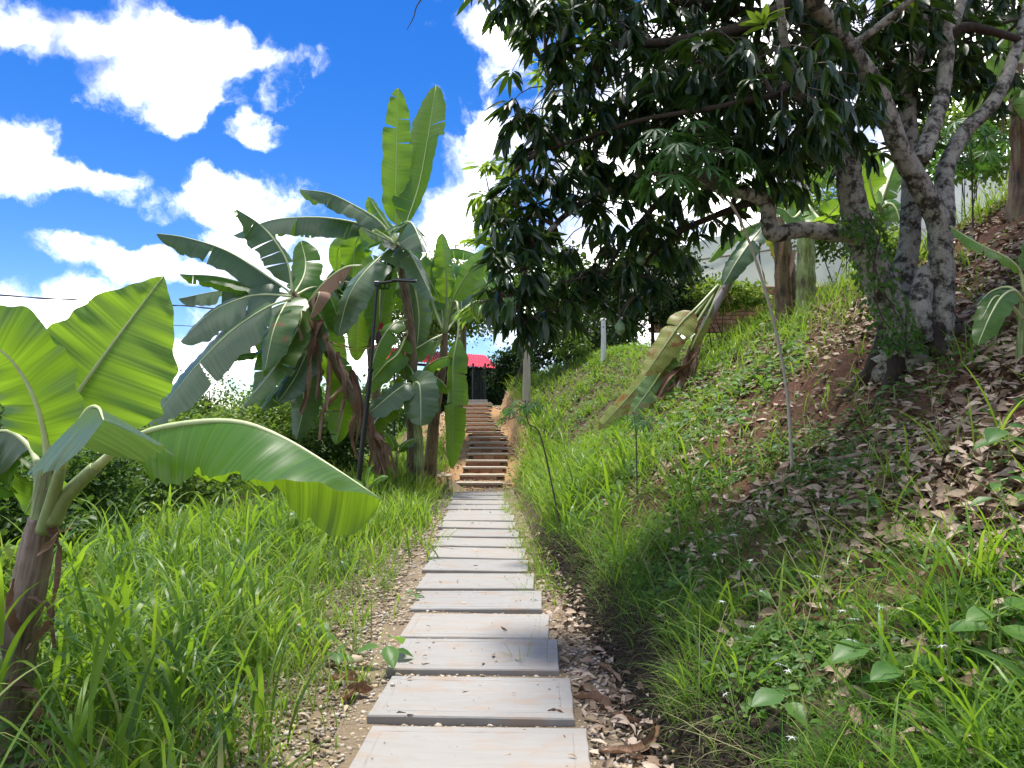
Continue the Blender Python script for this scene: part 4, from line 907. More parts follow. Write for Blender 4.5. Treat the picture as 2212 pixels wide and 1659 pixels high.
# ================================================================== mango tree
def leaf_template(rows=6, w=.115, droop=.16, fold=.05, wave=.0):
    V = []; F = []
    for i in range(rows):
        t = i/(rows-1); ww = w*max(.02, math.sin(math.pi*t**.82))**.8 if 0 < t < 1 else .004
        z = -droop*t*t; wv = wave*math.sin(t*9)
        V += [(-ww, t, z+fold*ww/w*.9+wv), (0, t, z), (ww, t, z+fold*ww/w*.9-wv)]
    for i in range(rows-1):
        a = i*3; F += [(a, a+1, a+4, a+3), (a+1, a+2, a+5, a+4)]
    return np.array(V), np.array(F)
def mango_tree():
    root_p = P(1985, 800, 6.35); root_p[2] = Hs(root_p[0], root_p[1])
    r = thing('mango_tree', 'old multi-stemmed mango tree with white lichen bark and dark hanging leaves', 'tree', root_p)
    limbs = []
    def limb(name, pts, rad, mat='bark', seed=0, sides=14, lump=.07):
        p = px(pts); V, F, U = tube(p, rad, sides, (len(p)-1)*7+1, lump, seed); mesh(name, V, F, M[mat], r, smooth=True); limbs.append(cr(p, 24))
    b = root_p
    # flared stump
    V, F, U = tube([b+[0, .05, -.35], b+[0, .03, .05], b+[.02, .02, .3], b+[.05, 0, .5]], [.38, .31, .27, .20], 26, 30, .16, 2); mesh('stump', V, F, M['bark'], r, smooth=True)
    for k, (a, l) in enumerate(((-2.6, .7), (-1.6, .6), (-.7, .55), (.4, .6), (2.7, .8))):
        q = b+np.array([math.cos(a)*l, math.sin(a)*l, 0]); q[2] = Hs(q[0], q[1])-.05
        V, F, U = tube([b+[math.cos(a)*.2, math.sin(a)*.2, .18], b*.5+q*.5+[0, 0, .06], q], [.12, .075, .03], 10, 12, .1, k); mesh('root', V, F, M['barkdark'], r, smooth=True)
    limb('trunk', [(1968, 790, 6.25), (1930, 690, 6.2), (1889, 582, 6.1), (1857, 502, 6.05), (1838, 410, 6.0), (1826, 310, 6.0)], [.17, .145, .13, .118, .102, .097], seed=1, sides=20)
    limb('trunk', [(1950, 720, 6.5), (1948, 624, 6.6), (1966, 502, 6.65), (1968, 370, 6.7), (1960, 210, 6.7), (1985, 90, 6.9), (2010, -80, 7)], [.125, .105, .088, .082, .078, .068, .05], seed=2, sides=18)
    limb('trunk', [(2030, 740, 6.2), (2035, 640, 6.15), (2032, 540, 6.1), (2022, 468, 6.05), (1980, 390, 5.95), (1942, 317, 5.85), (1889, 185, 5.7), (1809, 69, 5.5), (1740, -10, 5.3), (1640, -140, 5)], [.11, .10, .094, .09, .085, .08, .074, .064, .055, .035], seed=3, sides=18)
    limb('trunk', [(1985, 735, 6.1), (1984, 690, 6.05), (1990, 630, 6.1), (2000, 580, 6.2)], [.11, .10, .09, .05], seed=4)
    limb('limb', [(2038, 500, 6.15), (2042, 455, 6.2), (2042, 370, 6.3), (2079, 291, 6.4), (2150, 215, 6.5), (2195, 106, 6.7), (2230, -40, 7)], [.082, .078, .072, .066, .06, .052, .036], 'bark', 5)
    limb('limb', [(1985, 350, 6.0), (2010, 290, 6.1), (2035, 200, 6.2), (2045, 90, 6.2), (2020, -5, 6.2), (2000, -120, 6.2)], [.07, .068, .062, .055, .045, .03], seed=6)
    limb('limb', [(2047, 85, 6.2), (2066, 40, 6.25), (2080, -20, 6.3), (2100, -160, 6.4)], [.045, .045, .04, .025], seed=7)
    limb('limb', [(2200, 85, 6.7), (2150, 70, 6.4), (2085, 58, 6.2), (2050, 80, 6.2)], [.03, .035, .04, .045], 'barkdark', seed=8)
    limb('limb', [(1826, 325, 6.0), (1800, 290, 5.9), (1765, 258, 5.7), (1735, 215, 5.5), (1700, 120, 5.2), (1680, -40, 4.9)], [.07, .06, .055, .045, .035, .02], seed=9)
    limb('limb', [(1830, 325, 6.05), (1815, 250, 6.1), (1770, 150, 6.1), (1740, 50, 6.0), (1735, -100, 6)], [.085, .075, .06, .05, .03], 'barkdark', seed=10)
    limb('limb', [(1850, 505, 6.0), (1800, 502, 5.95), (1730, 496, 5.9), (1672, 505, 5.85), (1661, 480, 5.85), (1655, 440, 5.85), (1620, 420, 5.85), (1571, 410, 5.9), (1480, 385, 6.0), (1412, 370, 6.0), (1340, 395, 6.0), (1240, 450, 5.9), (1170, 520, 5.8), (1130, 600, 5.75), (1110, 690, 5.7)], [.075, .07, .065, .065, .062, .058, .052, .048, .04, .035, .03, .026, .02, .015, .010], seed=11)
    limb('limb', [(1480, 385, 6.0), (1420, 440, 6.1), (1350, 520, 6.1), (1300, 600, 6.0)], [.035, .025, .018, .01], 'barkdark', seed=12)
    limb('limb', [(1640, 430, 5.9), (1560, 460, 6.1), (1470, 500, 6.1), (1400, 560, 6.1), (1370, 640, 6.0)], [.035, .028, .022, .016, .01], 'barkdark', seed=13)
    limb('limb', [(1810, 70, 5.5), (1700, 190, 5.0), (1600, 220, 4.8), (1500, 240, 5), (1380, 260, 5.4), (1260, 300, 5.7), (1160, 330, 5.7)], [.022, .022, .020, .018, .016, .012, .008], 'barkdark', seed=14)
    limb('limb', [(1740, -10, 5.3), (1600, 60, 5.3), (1450, 90, 5.5), (1300, 100, 5.6), (1180, 120, 5.6)], [.05, .045, .035, .025, .012], 'barkdark', seed=15)
    limb('limb', [(1730, 40, 6.0), (1560, 20, 6.0), (1400, -10, 5.9), (1260, -20, 5.8), (1110, -30, 5.4), (1050, -10, 5.2)], [.05, .045, .035, .025, .015, .008], 'barkdark', seed=16)
    limb('limb', [(1840, 100, 5.6), (1920, 40, 5.5), (1990, -20, 5.3)], [.03, .03, .02], seed=17)
    limb('limb', [(1412, 370, 6.0), (1350, 300, 6.1), (1290, 240, 6.1)], [.025, .02, .012], 'barkdark', seed=18)
    V, F, U = tube(px([(1050, -10, 5.2), (960, -50, 5.1), (906, 4, 5.05), (893, 38, 5.05), (879, 64, 5.05)]), [.008, .006, .005, .004, .002], 6, 20, .1, 9); mesh('branch', V, F, M['twig'], r, smooth=True)
    LP = np.concatenate(limbs)
    blobs = [(1175, 70, 5.6, .42, 0), (1290, 50, 5.8, .6, 0), (1420, 70, 6, .7, 0), (1560, 60, 6, .7, 0), (1700, 60, 5.6, .65, 0), (1850, 50, 6.5, .7, 0), (1990, 60, 7, .62, 0), (2130, 20, 7.5, .5, 0),
             (1185, 180, 5.6, .36, 0), (1290, 190, 5.8, .52, 0), (1420, 200, 6, .6, 0), (1560, 200, 5.5, .6, 0), (1690, 190, 5.0, .55, 0), (1840, 160, 6.5, .6, 0), (1950, 140, 7.2, .5, 0), (1760, 230, 5.6, .45, 0),
             (1180, 285, 5.8, .34, 0), (1275, 320, 6, .5, 0), (1390, 320, 6.2, .55, 0), (1520, 310, 6, .55, 0), (1640, 300, 5.8, .5, 0), (1760, 340, 6.6, .36, 0),
             (1150, 400, 5.9, .33, 0), (1240, 430, 6, .48, 0), (1360, 440, 6.2, .52, 0), (1480, 430, 6.1, .46, 0), (1590, 380, 6.3, .38, 0), (1690, 390, 6.4, .2, 0),
             (1115, 500, 5.8, .30, 0), (1210, 530, 6, .42, 0), (1320, 540, 6.1, .44, 0), (1430, 500, 6.2, .38, 0),
             (1120, 590, 5.7, .27, 0), (1220, 610, 5.9, .27, 0), (1350, 610, 6, .32, 0), (1295, 600, 6, .25, 0), (1400, 600, 6.1, .22, 0),
             (1075, 675, 5.7, .17, 0), (1125, 700, 5.7, .2, 0), (1185, 670, 5.8, .20, 0), (1330, 690, 6.0, .18, 0), (1150, 470, 5.9, .3, 0),
             (1060, 430, 6.1, .34, 1), (1100, 350, 6.2, .28, 1), (1040, 475, 6.1, .26, 1), (1085, 400, 6.0, .26, 1), (1035, 655, 5.9, .13, 1), (1255, 30, 6.4, .3, 1), (1200, 130, 6.6, .3, 1), (1240, 250, 6.6, .3, 1), (1300, 420, 6.9, .3, 1), (1090, 520, 6.3, .2, 1),
             (1800, 250, 5.3, .3, 0), (1700, 290, 5.2, .32, 0), (1880, 120, 7.2, .4, 0), (1960, 200, 6.8, .32, 0), (2080, 90, 7.2, .42, 0), (2160, 180, 7.6, .34, 0), (1620, 130, 4.9, .4, 0), (1500, 130, 5.2, .42, 0), (2020, 170, 7.3, .35, 0), (1790, 90, 6.8, .36, 0), (1920, 50, 7.2, .4, 0), (1105, 440, 5.9, .26, 0), (1085, 560, 5.7, .24, 0), (1130, 250, 5.7, .24, 0), (1050, 500, 6.2, .2, 1), (1130, 650, 5.7, .22, 0), (1070, 640, 5.6, .18, 0), (1070, -15, 5.2, .22, 0), (1120, 5, 5.3, .2, 0), (2010, 280, 6.9, .16, 0), (2100, 150, 7.4, .3, 0), (1900, 230, 6.9, .25, 0), (1880, 330, 7.0, .14, 0)]
    for (a, c, d, q) in ((1250, -120, 5.8, .8), (1450, -150, 6, .9), (1650, -120, 5.6, .9), (1850, -120, 6.2, .9), (2050, -120, 7, .9), (2250, -60, 7.5, .8), (1350, -350, 6.2, 1.0), (1600, -380, 6, 1.1), (1850, -380, 6.4, 1.1), (2100, -350, 7, 1.0), (1500, -620, 6.4, 1.1), (1800, -650, 6.6, 1.2), (2050, -600, 7.2, 1.1),
                        (1650, -100, 8.0, .9), (1900, -100, 8.6, 1.0), (2150, 0, 8.8, .8)): blobs.append((a, c, d, q, 0))
    rg = np.random.default_rng(77); Ls = []; tw = MB(); br = 0
    for k, (bx, by, d, rad, yg) in enumerate(blobs):
        c = P(bx, by, d); j = np.argmin(np.linalg.norm(LP-c, axis=1)); q = LP[j]
        inview = by > -60
        V, F, U = tube([q, (q+c)/2+[0, 0, .08*rad], c], [.02 if inview else .03, .014, .008], 6, 8, .1, k); mesh('branch', V, F, M['twig'], r, smooth=True)
        nros = int(18.5*(rad/.5)**2.1*((1 if by < 380 else .72) if inview else .36))+3
        for m in range(nros):
            v = rg.normal(size=3); v = v/np.linalg.norm(v)*rg.random()**.45*np.array([1, 1, .85])
            p = c+v*rad
            if inview and not yg or k < 60:
                if inview: 
                    V, F, U = tube([c+v*rad*.15, c+v*rad*.6+[0, 0, .05], p], [.006, .004, .003], 4, 4, cap=False); tw.add(V, F)
            nl = rg.integers(8, 14) if inview else 7; young = yg or rg.random() < .012
            hang = .35+.65*rg.random()
            for l in range(nl):
                a = rg.random()*6.283; t = np.array([math.cos(a), math.sin(a), 0])*(.9-.55*hang)+np.array([v[0], v[1], 0])*.35+np.array([0, 0, -1.15*hang+.35*rg.random()+(.35 if young else 0)])
                t /= np.linalg.norm(t); n = np.array([0, 0, 1.])+.5*rg.normal(size=3); n = n+np.array([t[0], t[1], 0])*.8
                Ls.append((*(p+t*.02*rg.random()+rg.normal(size=3)*.012), *t, *n, (.13+.11*rg.random())*(.8 if young else 1)*(1 if inview else 1.5), 1.0 if young else 0.0, rg.random()))
    Ls = np.array(Ls); pos = Ls[:, :3]; Fm = frames(Ls[:, 3:6], Ls[:, 6:9]); S = Ls[:, 9]; yg = Ls[:, 10] > .5; tn = Ls[:, 11]
    # leaves that show largest become objects of their own
    cpt = pos+Ls[:, 3:6]*S[:, None]*.5; dy = np.maximum(cpt[:, 1], .1); sx = 1106+1600*cpt[:, 0]/dy; sy = 900-1600*(cpt[:, 2]-EYE)/dy
    face = np.abs(np.einsum('ij,ij->i', Fm[:, :, 2], nrm(cpt-[0, 0, EYE])))
    size = np.where((sx > 1000) & (sx < 2200) & (sy > 5) & (sy < 800) & ~yg, S/dy*(.3+face), 0); top = np.argsort(-size)[:300]
    tv = [leaf_template(6, .12, .14, .05), leaf_template(6, .105, .26, .06, .015), leaf_template(6, .13, .08, .03, .01)]
    ms = []
    for V, F in tv:
        o = mesh('leaf', V, F, M['mangoobj'], smooth=True); ms.append(o.data); bpy.data.objects.remove(o)
    for i, t in enumerate(top):
        o = put('leaf', ms[i % 3], r); m = Matrix.Identity(4)
        for a in range(3):
            for c in range(3): m[a][c] = Fm[t, a, c]*S[t]
            m[a][3] = pos[t, a]-root_p[a]
        o.matrix_local = m
    rest = np.ones(len(S), bool); rest[top] = False
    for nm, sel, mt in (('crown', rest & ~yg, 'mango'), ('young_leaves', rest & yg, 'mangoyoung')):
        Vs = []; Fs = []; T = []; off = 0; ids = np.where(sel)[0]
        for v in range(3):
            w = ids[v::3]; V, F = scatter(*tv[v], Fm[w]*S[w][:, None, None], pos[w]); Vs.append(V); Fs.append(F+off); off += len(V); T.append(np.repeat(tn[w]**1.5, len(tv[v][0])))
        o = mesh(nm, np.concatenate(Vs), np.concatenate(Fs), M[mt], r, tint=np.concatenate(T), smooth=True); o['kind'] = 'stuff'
    o = tw.build('twigs', M['twig'], r); o['kind'] = 'stuff'
    # fruit on long stalks
    for k, (fx, fy, d, s) in enumerate(((1383, 560, 6.0, 1), (1362, 600, 5.95, 1.1), (1352, 592, 6.0, .9), (1338, 707, 5.8, 1.15), (1256, 668, 5.9, .7), (1318, 690, 6.1, .8))):
        c = P(fx, fy, d); V, F, U = tube([c+[.01, 0, .32], c+[0, .01, .15], c+[0, 0, .04]], [.004, .004, .004], 5, 6); o = None
        a = .048*s; th = np.linspace(0, 1, 9); Vt, Ft, Ut = tube([c+[0, 0, a], c+[.003, 0, .3*a], c+[.006, 0, -.5*a], c+[.01, 0, -1.15*a]], [.012, .036*s, .038*s, .006], 12, 13); o = mesh('mango_fruit', Vt, Ft, M['mangofruit'], r, smooth=True)
        mesh('fruit_stalk', V, F, M['twig'], o)
    return r, limbs
MANGO, LIMBS = mango_tree()

HEXV = np.array([(0, 0, 0), (-.36, .34, .10), (-.30, .70, .06), (0, 1, -.10), (.30, .70, .06), (.36, .34, .10)]); HEXF = np.array([(0, 1, 2, 3), (0, 3, 4, 5)])
def leafmass(name, pos, t, n, S, mat, parent, tint, TV=HEXV, TF=HEXF):
    Fm = frames(t, n)*S[:, None, None]; V, F = scatter(TV, TF, Fm, pos)
    o = mesh(name, V, F, M[mat], parent, tint=np.repeat(tint, len(TV)), smooth=False); o['kind'] = 'stuff'; return o
def vine():
    b = P(1900, 760, 6.0); b[2] = Hs(b[0], b[1]); r = thing('climbing_vine', 'small leaved vine climbing the left mango trunk', 'vine', b); rg = np.random.default_rng(6)
    C = px([(1940, 760, 6.05), (1912, 690, 6.0), (1885, 600, 5.95), (1858, 520, 5.9), (1843, 470, 5.88)])
    for k in range(4):
        V, F, U = tube([np.array(p)+[(rg.random()-.5)*.2, -.13, 0] for p in C], [.006]*2, 5, 20, .2, k); mesh('stem', V, F, M['twig'], r)
    n = 480; s = rg.random(n)**1.4; c = cr(C, 200)[(s*199).astype(int)]; a = rg.random(n)*2.6-1.3-math.pi/2; rad = (.17-.03*s)*(1+.25*rg.random(n))
    pos = c+np.stack([np.cos(a)*rad, np.sin(a)*rad, (rg.random(n)-.5)*.08], 1); out = np.stack([np.cos(a), np.sin(a), 0*a], 1)
    leafmass('foliage', pos, out*.4+np.array([0, 0, -.9])+rg.normal(size=(n, 3))*.4, out+rg.normal(size=(n, 3))*.4, .03+.03*rg.random(n), 'weed', r, rg.random(n)*.7)
vine()

# ================================================================== cassava
def cass_mesh():
    V = []; F = []
    for k, a in enumerate(np.radians([-100, -62, -30, 0, 30, 62, 100])):
        L = 1-.32*abs(a)/1.75; rows = [(0, .012), (.25, .06), (.55, .095), (.8, .06), (1, .003)]; o = len(V)
        for t, w in rows:
            for sg in (-1, 0, 1):
                x = sg*w*L; y = t*L; V.append((x*math.cos(a)+y*math.sin(a), -x*math.sin(a)+y*math.cos(a), -.30*t*t*L+(.02 if sg else 0)))
        for i in range(4):
            q = o+i*3; F += [(q, q+3, q+4, q+1), (q+1, q+4, q+5, q+2)]
    o = mesh('leaf', V, F, M['cassava'], smooth=True); d = o.data; bpy.data.objects.remove(o); return d
CASS = cass_mesh()
def cassava(label, stempts, rad, tips, nleaf, size, seed, mat='cane', group='cassava plants'):
    p = px(stempts); b = p[0].copy(); b[2] = min(b[2], Hs(b[0], b[1])); r = thing('cassava_plant', label, 'cassava plant', b, group); rg = np.random.default_rng(seed)
    p[0] = b-[0, 0, .05]; n = 60; C = cr(p, n); rr = np.interp(np.linspace(0, 1, n), [0, 1], [rad, rad*.6])*(1+.22*(np.arange(n) % 4 == 0)); V, F, U = tube(C, rr, 9, n); mesh('stem', V, F, M[mat], r, smooth=True)
    top = C[-1]; ends = [np.asarray(P(*t)) for t in tips]
    for e in ends:
        V, F, U = tube([top, (top+e)/2+[0, 0, .05], e], [rad*.5, rad*.4, rad*.25], 6, 8); mesh('branch', V, F, M['twig'], r)
        for k in range(nleaf):
            a = rg.random()*6.283; d = np.array([math.cos(a), math.sin(a), .35-.5*rg.random()]); d /= np.linalg.norm(d); pl = size*(.5+.6*rg.random()); q = e+d*pl+np.array([0, 0, -.05*k/nleaf])
            t = d*.8+np.array([0, 0, -.75]); nn = np.array([d[0]*.7, d[1]*.7, 1]); Fm = frames(t[None], nn[None])[0]; s = size*(.75+.5*rg.random())
            o = put('leaf', CASS, r); m = Matrix.Identity(4)
            for i in range(3):
                for j in range(3): m[i][j] = Fm[i, j]*s
                m[i][3] = q[i]-b[i]
            o.matrix_local = m; V, F, U = tube([e, (e+q)/2+[0, 0, .02], q], [.004, .003, .003], 4, 4, cap=False); mesh('leaf_stalk', V, F, M['twig'], o) if False else mesh('leaf_stalk', V, F, M['twig'], r)
cassava('tall leaning cassava plant with a pale ringed bare stem on the slope', [(1711, 985, 5.75), (1700, 850, 5.6), (1670, 690, 5.4), (1625, 540, 5.2), (1585, 450, 5.0), (1545, 410, 4.9)], .0125, [(1520, 380, 4.8), (1470, 330, 4.8), (1420, 300, 4.9), (1560, 330, 4.8), (1500, 280, 4.9), (1440, 380, 4.8)], 8, .17, 3)
cassava('small dark stemmed cassava plant in front of the stairs bank', [(1215, 985, 8.5), (1170, 950, 8.5), (1142, 915, 8.5), (1136, 880, 8.5)], .010, [(1134, 868, 8.5), (1150, 872, 8.4), (1110, 880, 8.4), (1105, 905, 8.3)], 4, .14, 4, 'twig')
cassava('small cassava plant on the slope below the toppled banana', [(1376, 1000, 7.4), (1374, 940, 7.4), (1370, 905, 7.4)], .008, [(1366, 895, 7.4), (1385, 905, 7.3)], 5, .13, 5, 'twig')
cassava('leafy cassava plant lit from behind on the crest, right of the mango trunks', [(2100, 430, 9.6), (2098, 340, 9.6), (2090, 280, 9.6)], .012, [(2090, 270, 9.6), (2060, 300, 9.5), (2130, 300, 9.5), (2110, 340, 9.4), (2045, 350, 9.6)], 7, .26, 6, 'twig')
cassava('cassava plant on the crest behind the two pale mango trunks', [(2005, 430, 10.2), (2006, 350, 10.2)], .012, [(2010, 330, 10.2), (1990, 360, 10.1), (2040, 300, 10.2), (2000, 280, 10.2)], 6, .26, 7, 'twig')

# ================================================================== shrubs and background trees
def bush(name, label, cat, c, rad, nleaf, ls, mat, seed, stems=5, clump=40, tlo=0, thi=1, trunk=None, sr=.012, group=None, base=None):
    rg = np.random.default_rng(seed); c = np.asarray(c, float); rad = np.asarray(rad, float)
    b = np.array(base if base is not None else (c[0], c[1], 0.0), float); b[2] = Hs(b[0], b[1]); r = thing(name, label, cat, b, group)
    K = rg.normal(size=(clump, 3)); K = nrm(K)*(rg.random((clump, 1))**.33); K[:, 2] = np.where(K[:, 2] < -.6, -.6, K[:, 2])
    k = rg.integers(0, clump, nleaf); v = K[k]+rg.normal(size=(nleaf, 3))*.20; pos = c+v*rad
    g = H(pos[:, 0], pos[:, 1], False); pos[:, 2] = np.maximum(pos[:, 2], g+.03)
    t = nrm(v)*.6+rg.normal(size=(nleaf, 3))*.6+[0, 0, -.15]; n = np.array([0, 0, 1.])+rg.normal(size=(nleaf, 3))*.6
    leafmass('crown', pos, t, n, ls*(.6+.8*rg.random(nleaf)), mat, r, np.clip(tlo+(thi-tlo)*rg.random(nleaf), 0, 1))
    if trunk: V, F, U = tube([b-[0, 0, .2], (b*2+c)/3+[.05*rad[0], 0, 0], c+[0, 0, .1*rad[2]]], [trunk, trunk*.8, trunk*.4], 10, 14, .08, seed); mesh('trunk', V, F, M['barkdark'], r, smooth=True)
    for i in range(stems):
        e = c+K[i]*rad*.85; s = c*.75+b*.25 if trunk else b+np.array([(rg.random()-.5)*rad[0]*.5, (rg.random()-.5)*rad[1]*.5, -.05])
        V, F, U = tube([s, (s+e)/2+[0, 0, .1*rad[2]], e], [sr, sr*.7, sr*.3], 6, 8, .1, i); mesh('branch' if trunk else 'stem', V, F, M['barkdark'], r)
    return r
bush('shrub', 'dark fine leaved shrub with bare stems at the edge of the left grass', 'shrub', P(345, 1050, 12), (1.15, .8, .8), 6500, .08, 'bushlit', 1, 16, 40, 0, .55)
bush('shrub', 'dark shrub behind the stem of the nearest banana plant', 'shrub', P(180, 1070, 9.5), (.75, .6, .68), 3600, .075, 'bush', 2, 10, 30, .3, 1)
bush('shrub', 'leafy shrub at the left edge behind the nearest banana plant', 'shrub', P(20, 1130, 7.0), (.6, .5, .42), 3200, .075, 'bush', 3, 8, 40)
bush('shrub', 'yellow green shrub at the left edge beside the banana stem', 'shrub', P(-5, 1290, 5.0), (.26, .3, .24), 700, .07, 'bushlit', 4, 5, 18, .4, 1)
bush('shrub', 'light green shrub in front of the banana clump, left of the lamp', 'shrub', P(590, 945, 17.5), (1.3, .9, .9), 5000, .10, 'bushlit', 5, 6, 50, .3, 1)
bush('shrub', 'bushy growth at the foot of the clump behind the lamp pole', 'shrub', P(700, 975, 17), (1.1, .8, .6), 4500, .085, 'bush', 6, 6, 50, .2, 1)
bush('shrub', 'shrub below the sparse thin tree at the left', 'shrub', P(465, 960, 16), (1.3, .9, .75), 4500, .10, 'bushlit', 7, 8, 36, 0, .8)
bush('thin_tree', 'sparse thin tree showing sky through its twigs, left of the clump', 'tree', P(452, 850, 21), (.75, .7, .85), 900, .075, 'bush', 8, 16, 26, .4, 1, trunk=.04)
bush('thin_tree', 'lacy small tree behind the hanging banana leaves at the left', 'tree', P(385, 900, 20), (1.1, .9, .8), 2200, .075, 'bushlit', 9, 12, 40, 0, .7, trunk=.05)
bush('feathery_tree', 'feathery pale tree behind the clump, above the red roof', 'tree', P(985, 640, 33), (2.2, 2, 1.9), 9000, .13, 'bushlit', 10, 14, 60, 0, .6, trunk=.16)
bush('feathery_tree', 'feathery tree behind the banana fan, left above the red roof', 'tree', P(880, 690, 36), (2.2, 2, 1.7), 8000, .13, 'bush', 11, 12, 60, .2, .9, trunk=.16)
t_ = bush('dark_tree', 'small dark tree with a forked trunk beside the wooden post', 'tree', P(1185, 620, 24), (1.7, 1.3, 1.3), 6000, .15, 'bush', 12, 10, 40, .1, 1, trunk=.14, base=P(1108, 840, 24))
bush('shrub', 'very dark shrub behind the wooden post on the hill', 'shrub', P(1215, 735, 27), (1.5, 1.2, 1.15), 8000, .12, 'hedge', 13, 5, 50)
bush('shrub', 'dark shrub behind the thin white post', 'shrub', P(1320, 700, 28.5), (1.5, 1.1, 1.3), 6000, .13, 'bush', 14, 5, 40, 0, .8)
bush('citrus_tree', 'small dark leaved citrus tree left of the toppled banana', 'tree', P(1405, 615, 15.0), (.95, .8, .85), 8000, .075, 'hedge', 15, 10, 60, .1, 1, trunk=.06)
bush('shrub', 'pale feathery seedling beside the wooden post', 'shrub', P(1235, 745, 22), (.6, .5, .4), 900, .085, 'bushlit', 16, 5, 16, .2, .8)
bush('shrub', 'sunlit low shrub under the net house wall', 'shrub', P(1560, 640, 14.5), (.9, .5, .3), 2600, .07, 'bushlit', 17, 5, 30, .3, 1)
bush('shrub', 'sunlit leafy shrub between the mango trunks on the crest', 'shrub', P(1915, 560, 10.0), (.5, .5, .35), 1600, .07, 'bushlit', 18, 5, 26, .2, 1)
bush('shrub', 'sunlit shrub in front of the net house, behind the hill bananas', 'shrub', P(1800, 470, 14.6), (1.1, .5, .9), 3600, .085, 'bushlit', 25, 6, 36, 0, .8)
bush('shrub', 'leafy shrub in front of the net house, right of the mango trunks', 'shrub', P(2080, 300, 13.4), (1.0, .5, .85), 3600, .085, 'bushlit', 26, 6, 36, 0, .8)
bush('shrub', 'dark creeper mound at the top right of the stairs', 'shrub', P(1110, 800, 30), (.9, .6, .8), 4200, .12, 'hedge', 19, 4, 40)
for k, (fx, fy, d, s) in enumerate(((-250, 900, 40, 3), (40, 915, 46, 3.0), (270, 915, 42, 2.6), (420, 915, 50, 2.6), (610, 905, 44, 2.6), (760, 880, 40, 2.8))):
    bush('distant_tree', ('rounded tree far off beyond the left edge', 'distant green tree low at the left behind the banana leaves', 'distant tree behind the left shrubs', 'distant tree seen under the arching banana leaves', 'distant tree left behind the lamp pole', 'distant tree behind the lamp pole')[k], 'tree', P(fx, fy, d), (s*1.3, s, s*.62), 4200, .22, 'bush', 40+k, 5, 50, .3, 1, trunk=.2, group='distant trees')
# creeper hedge behind the shelter
def hedge():
    rg = np.random.default_rng(9); a = P(1000, 870, 39); r = thing('creeper_hedge', 'dark creeper covered wall behind the red roofed shelter', 'hedge', (a[0], 39, Hs(a[0], 39)))
    n = 12000; x = a[0]-1.5+rg.random(n)*5.5; z0 = 1.2; z = z0+rg.random(n)*(3.0+.6*vnoise(x, x*0, 1.1)); y = 38.4+.35*vnoise(x, z, 1.4)+.1*rg.random(n)
    leafmass('foliage', np.stack([x, y, z], 1), rg.normal(size=(n, 3))*.5+[0, -.2, -.6], rg.normal(size=(n, 3))*.5+[0, -1, .4], .10+.08*rg.random(n), 'hedge', r, rg.random(n))
    V, F = box((a[0]+1.2, 39, 2.7), (5.4, .35, 3.0)); mesh('wall', V, F, M['grey'], r)
hedge()

# ================================================================== grass
def blades(name, label, cat, x, y, L, W, mat, rg, th0=(.05, .5), bend=(.6, 1.8), rows=5, tint=None, zoff=0, lean=None, parent=None):
    n = len(x); z = H(x, y)-.015+zoff; az = rg.random(n)*6.283
    if lean is not None: az = np.where(rg.random(n) < .55, lean+rg.normal(size=n)*.8, az)
    t0 = th0[0]+(th0[1]-th0[0])*rg.random(n); bd = bend[0]+(bend[1]-bend[0])*rg.random(n)**1.3
    d = np.stack([np.cos(az), np.sin(az)], 1); sd = az+math.pi/2+rg.normal(size=n)*.5; s = np.stack([np.cos(sd), np.sin(sd), 0*sd], 1)
    c = np.stack([x, y, z], 1); P_ = [c.copy()]
    for k in range(rows):
        th = t0+bd*((k+.5)/rows)**1.4; st = (L/rows)[:, None]; c = c+np.concatenate([d*np.sin(th)[:, None], np.cos(th)[:, None]], 1)*st; P_.append(c.copy())
    prof = np.interp(np.linspace(0, 1, rows+1), [0, .25, .6, .85, 1], [.55, 1, .85, .45, .03])
    V = np.zeros((n, rows+1, 2, 3))
    for k in range(rows+1):
        V[:, k, 0] = P_[k]-s*(W*prof[k]*.5)[:, None]; V[:, k, 1] = P_[k]+s*(W*prof[k]*.5)[:, None]
    f = np.array([(2*k, 2*k+1, 2*k+3, 2*k+2) for k in range(rows)]); F = f[None]+(np.arange(n)*(rows+1)*2)[:, None, None]
    if tint is None: tint = rg.random(n)
    o = mesh(name, V.reshape(-1, 3), F.reshape(-1, 4), M[mat], parent, tint=np.repeat(tint, (rows+1)*2), smooth=True)
    tag(o, label, cat, kind='stuff'); return o
def tufts(rg, n, reg, per, spread, dens=None):
    """tuft centres spread over the view cone, thinned by dens(x,y)"""
    y0, y1, a0, a1 = reg; m = n*6; y = y0+(y1-y0)*rg.random(m); x = (a0+(a1-a0)*rg.random(m))*y
    keep = np.ones(m, bool) if dens is None else rg.random(m) < dens(x, y); x, y = x[keep][:n], y[keep][:n]
    x = np.repeat(x, per)+rg.normal(size=len(x)*per)*spread; y = np.repeat(y, per)+rg.normal(size=len(y)*per)*spread; return x, y
rg = np.random.default_rng(21)
def edge(x, y): return xc(y)-.62-x
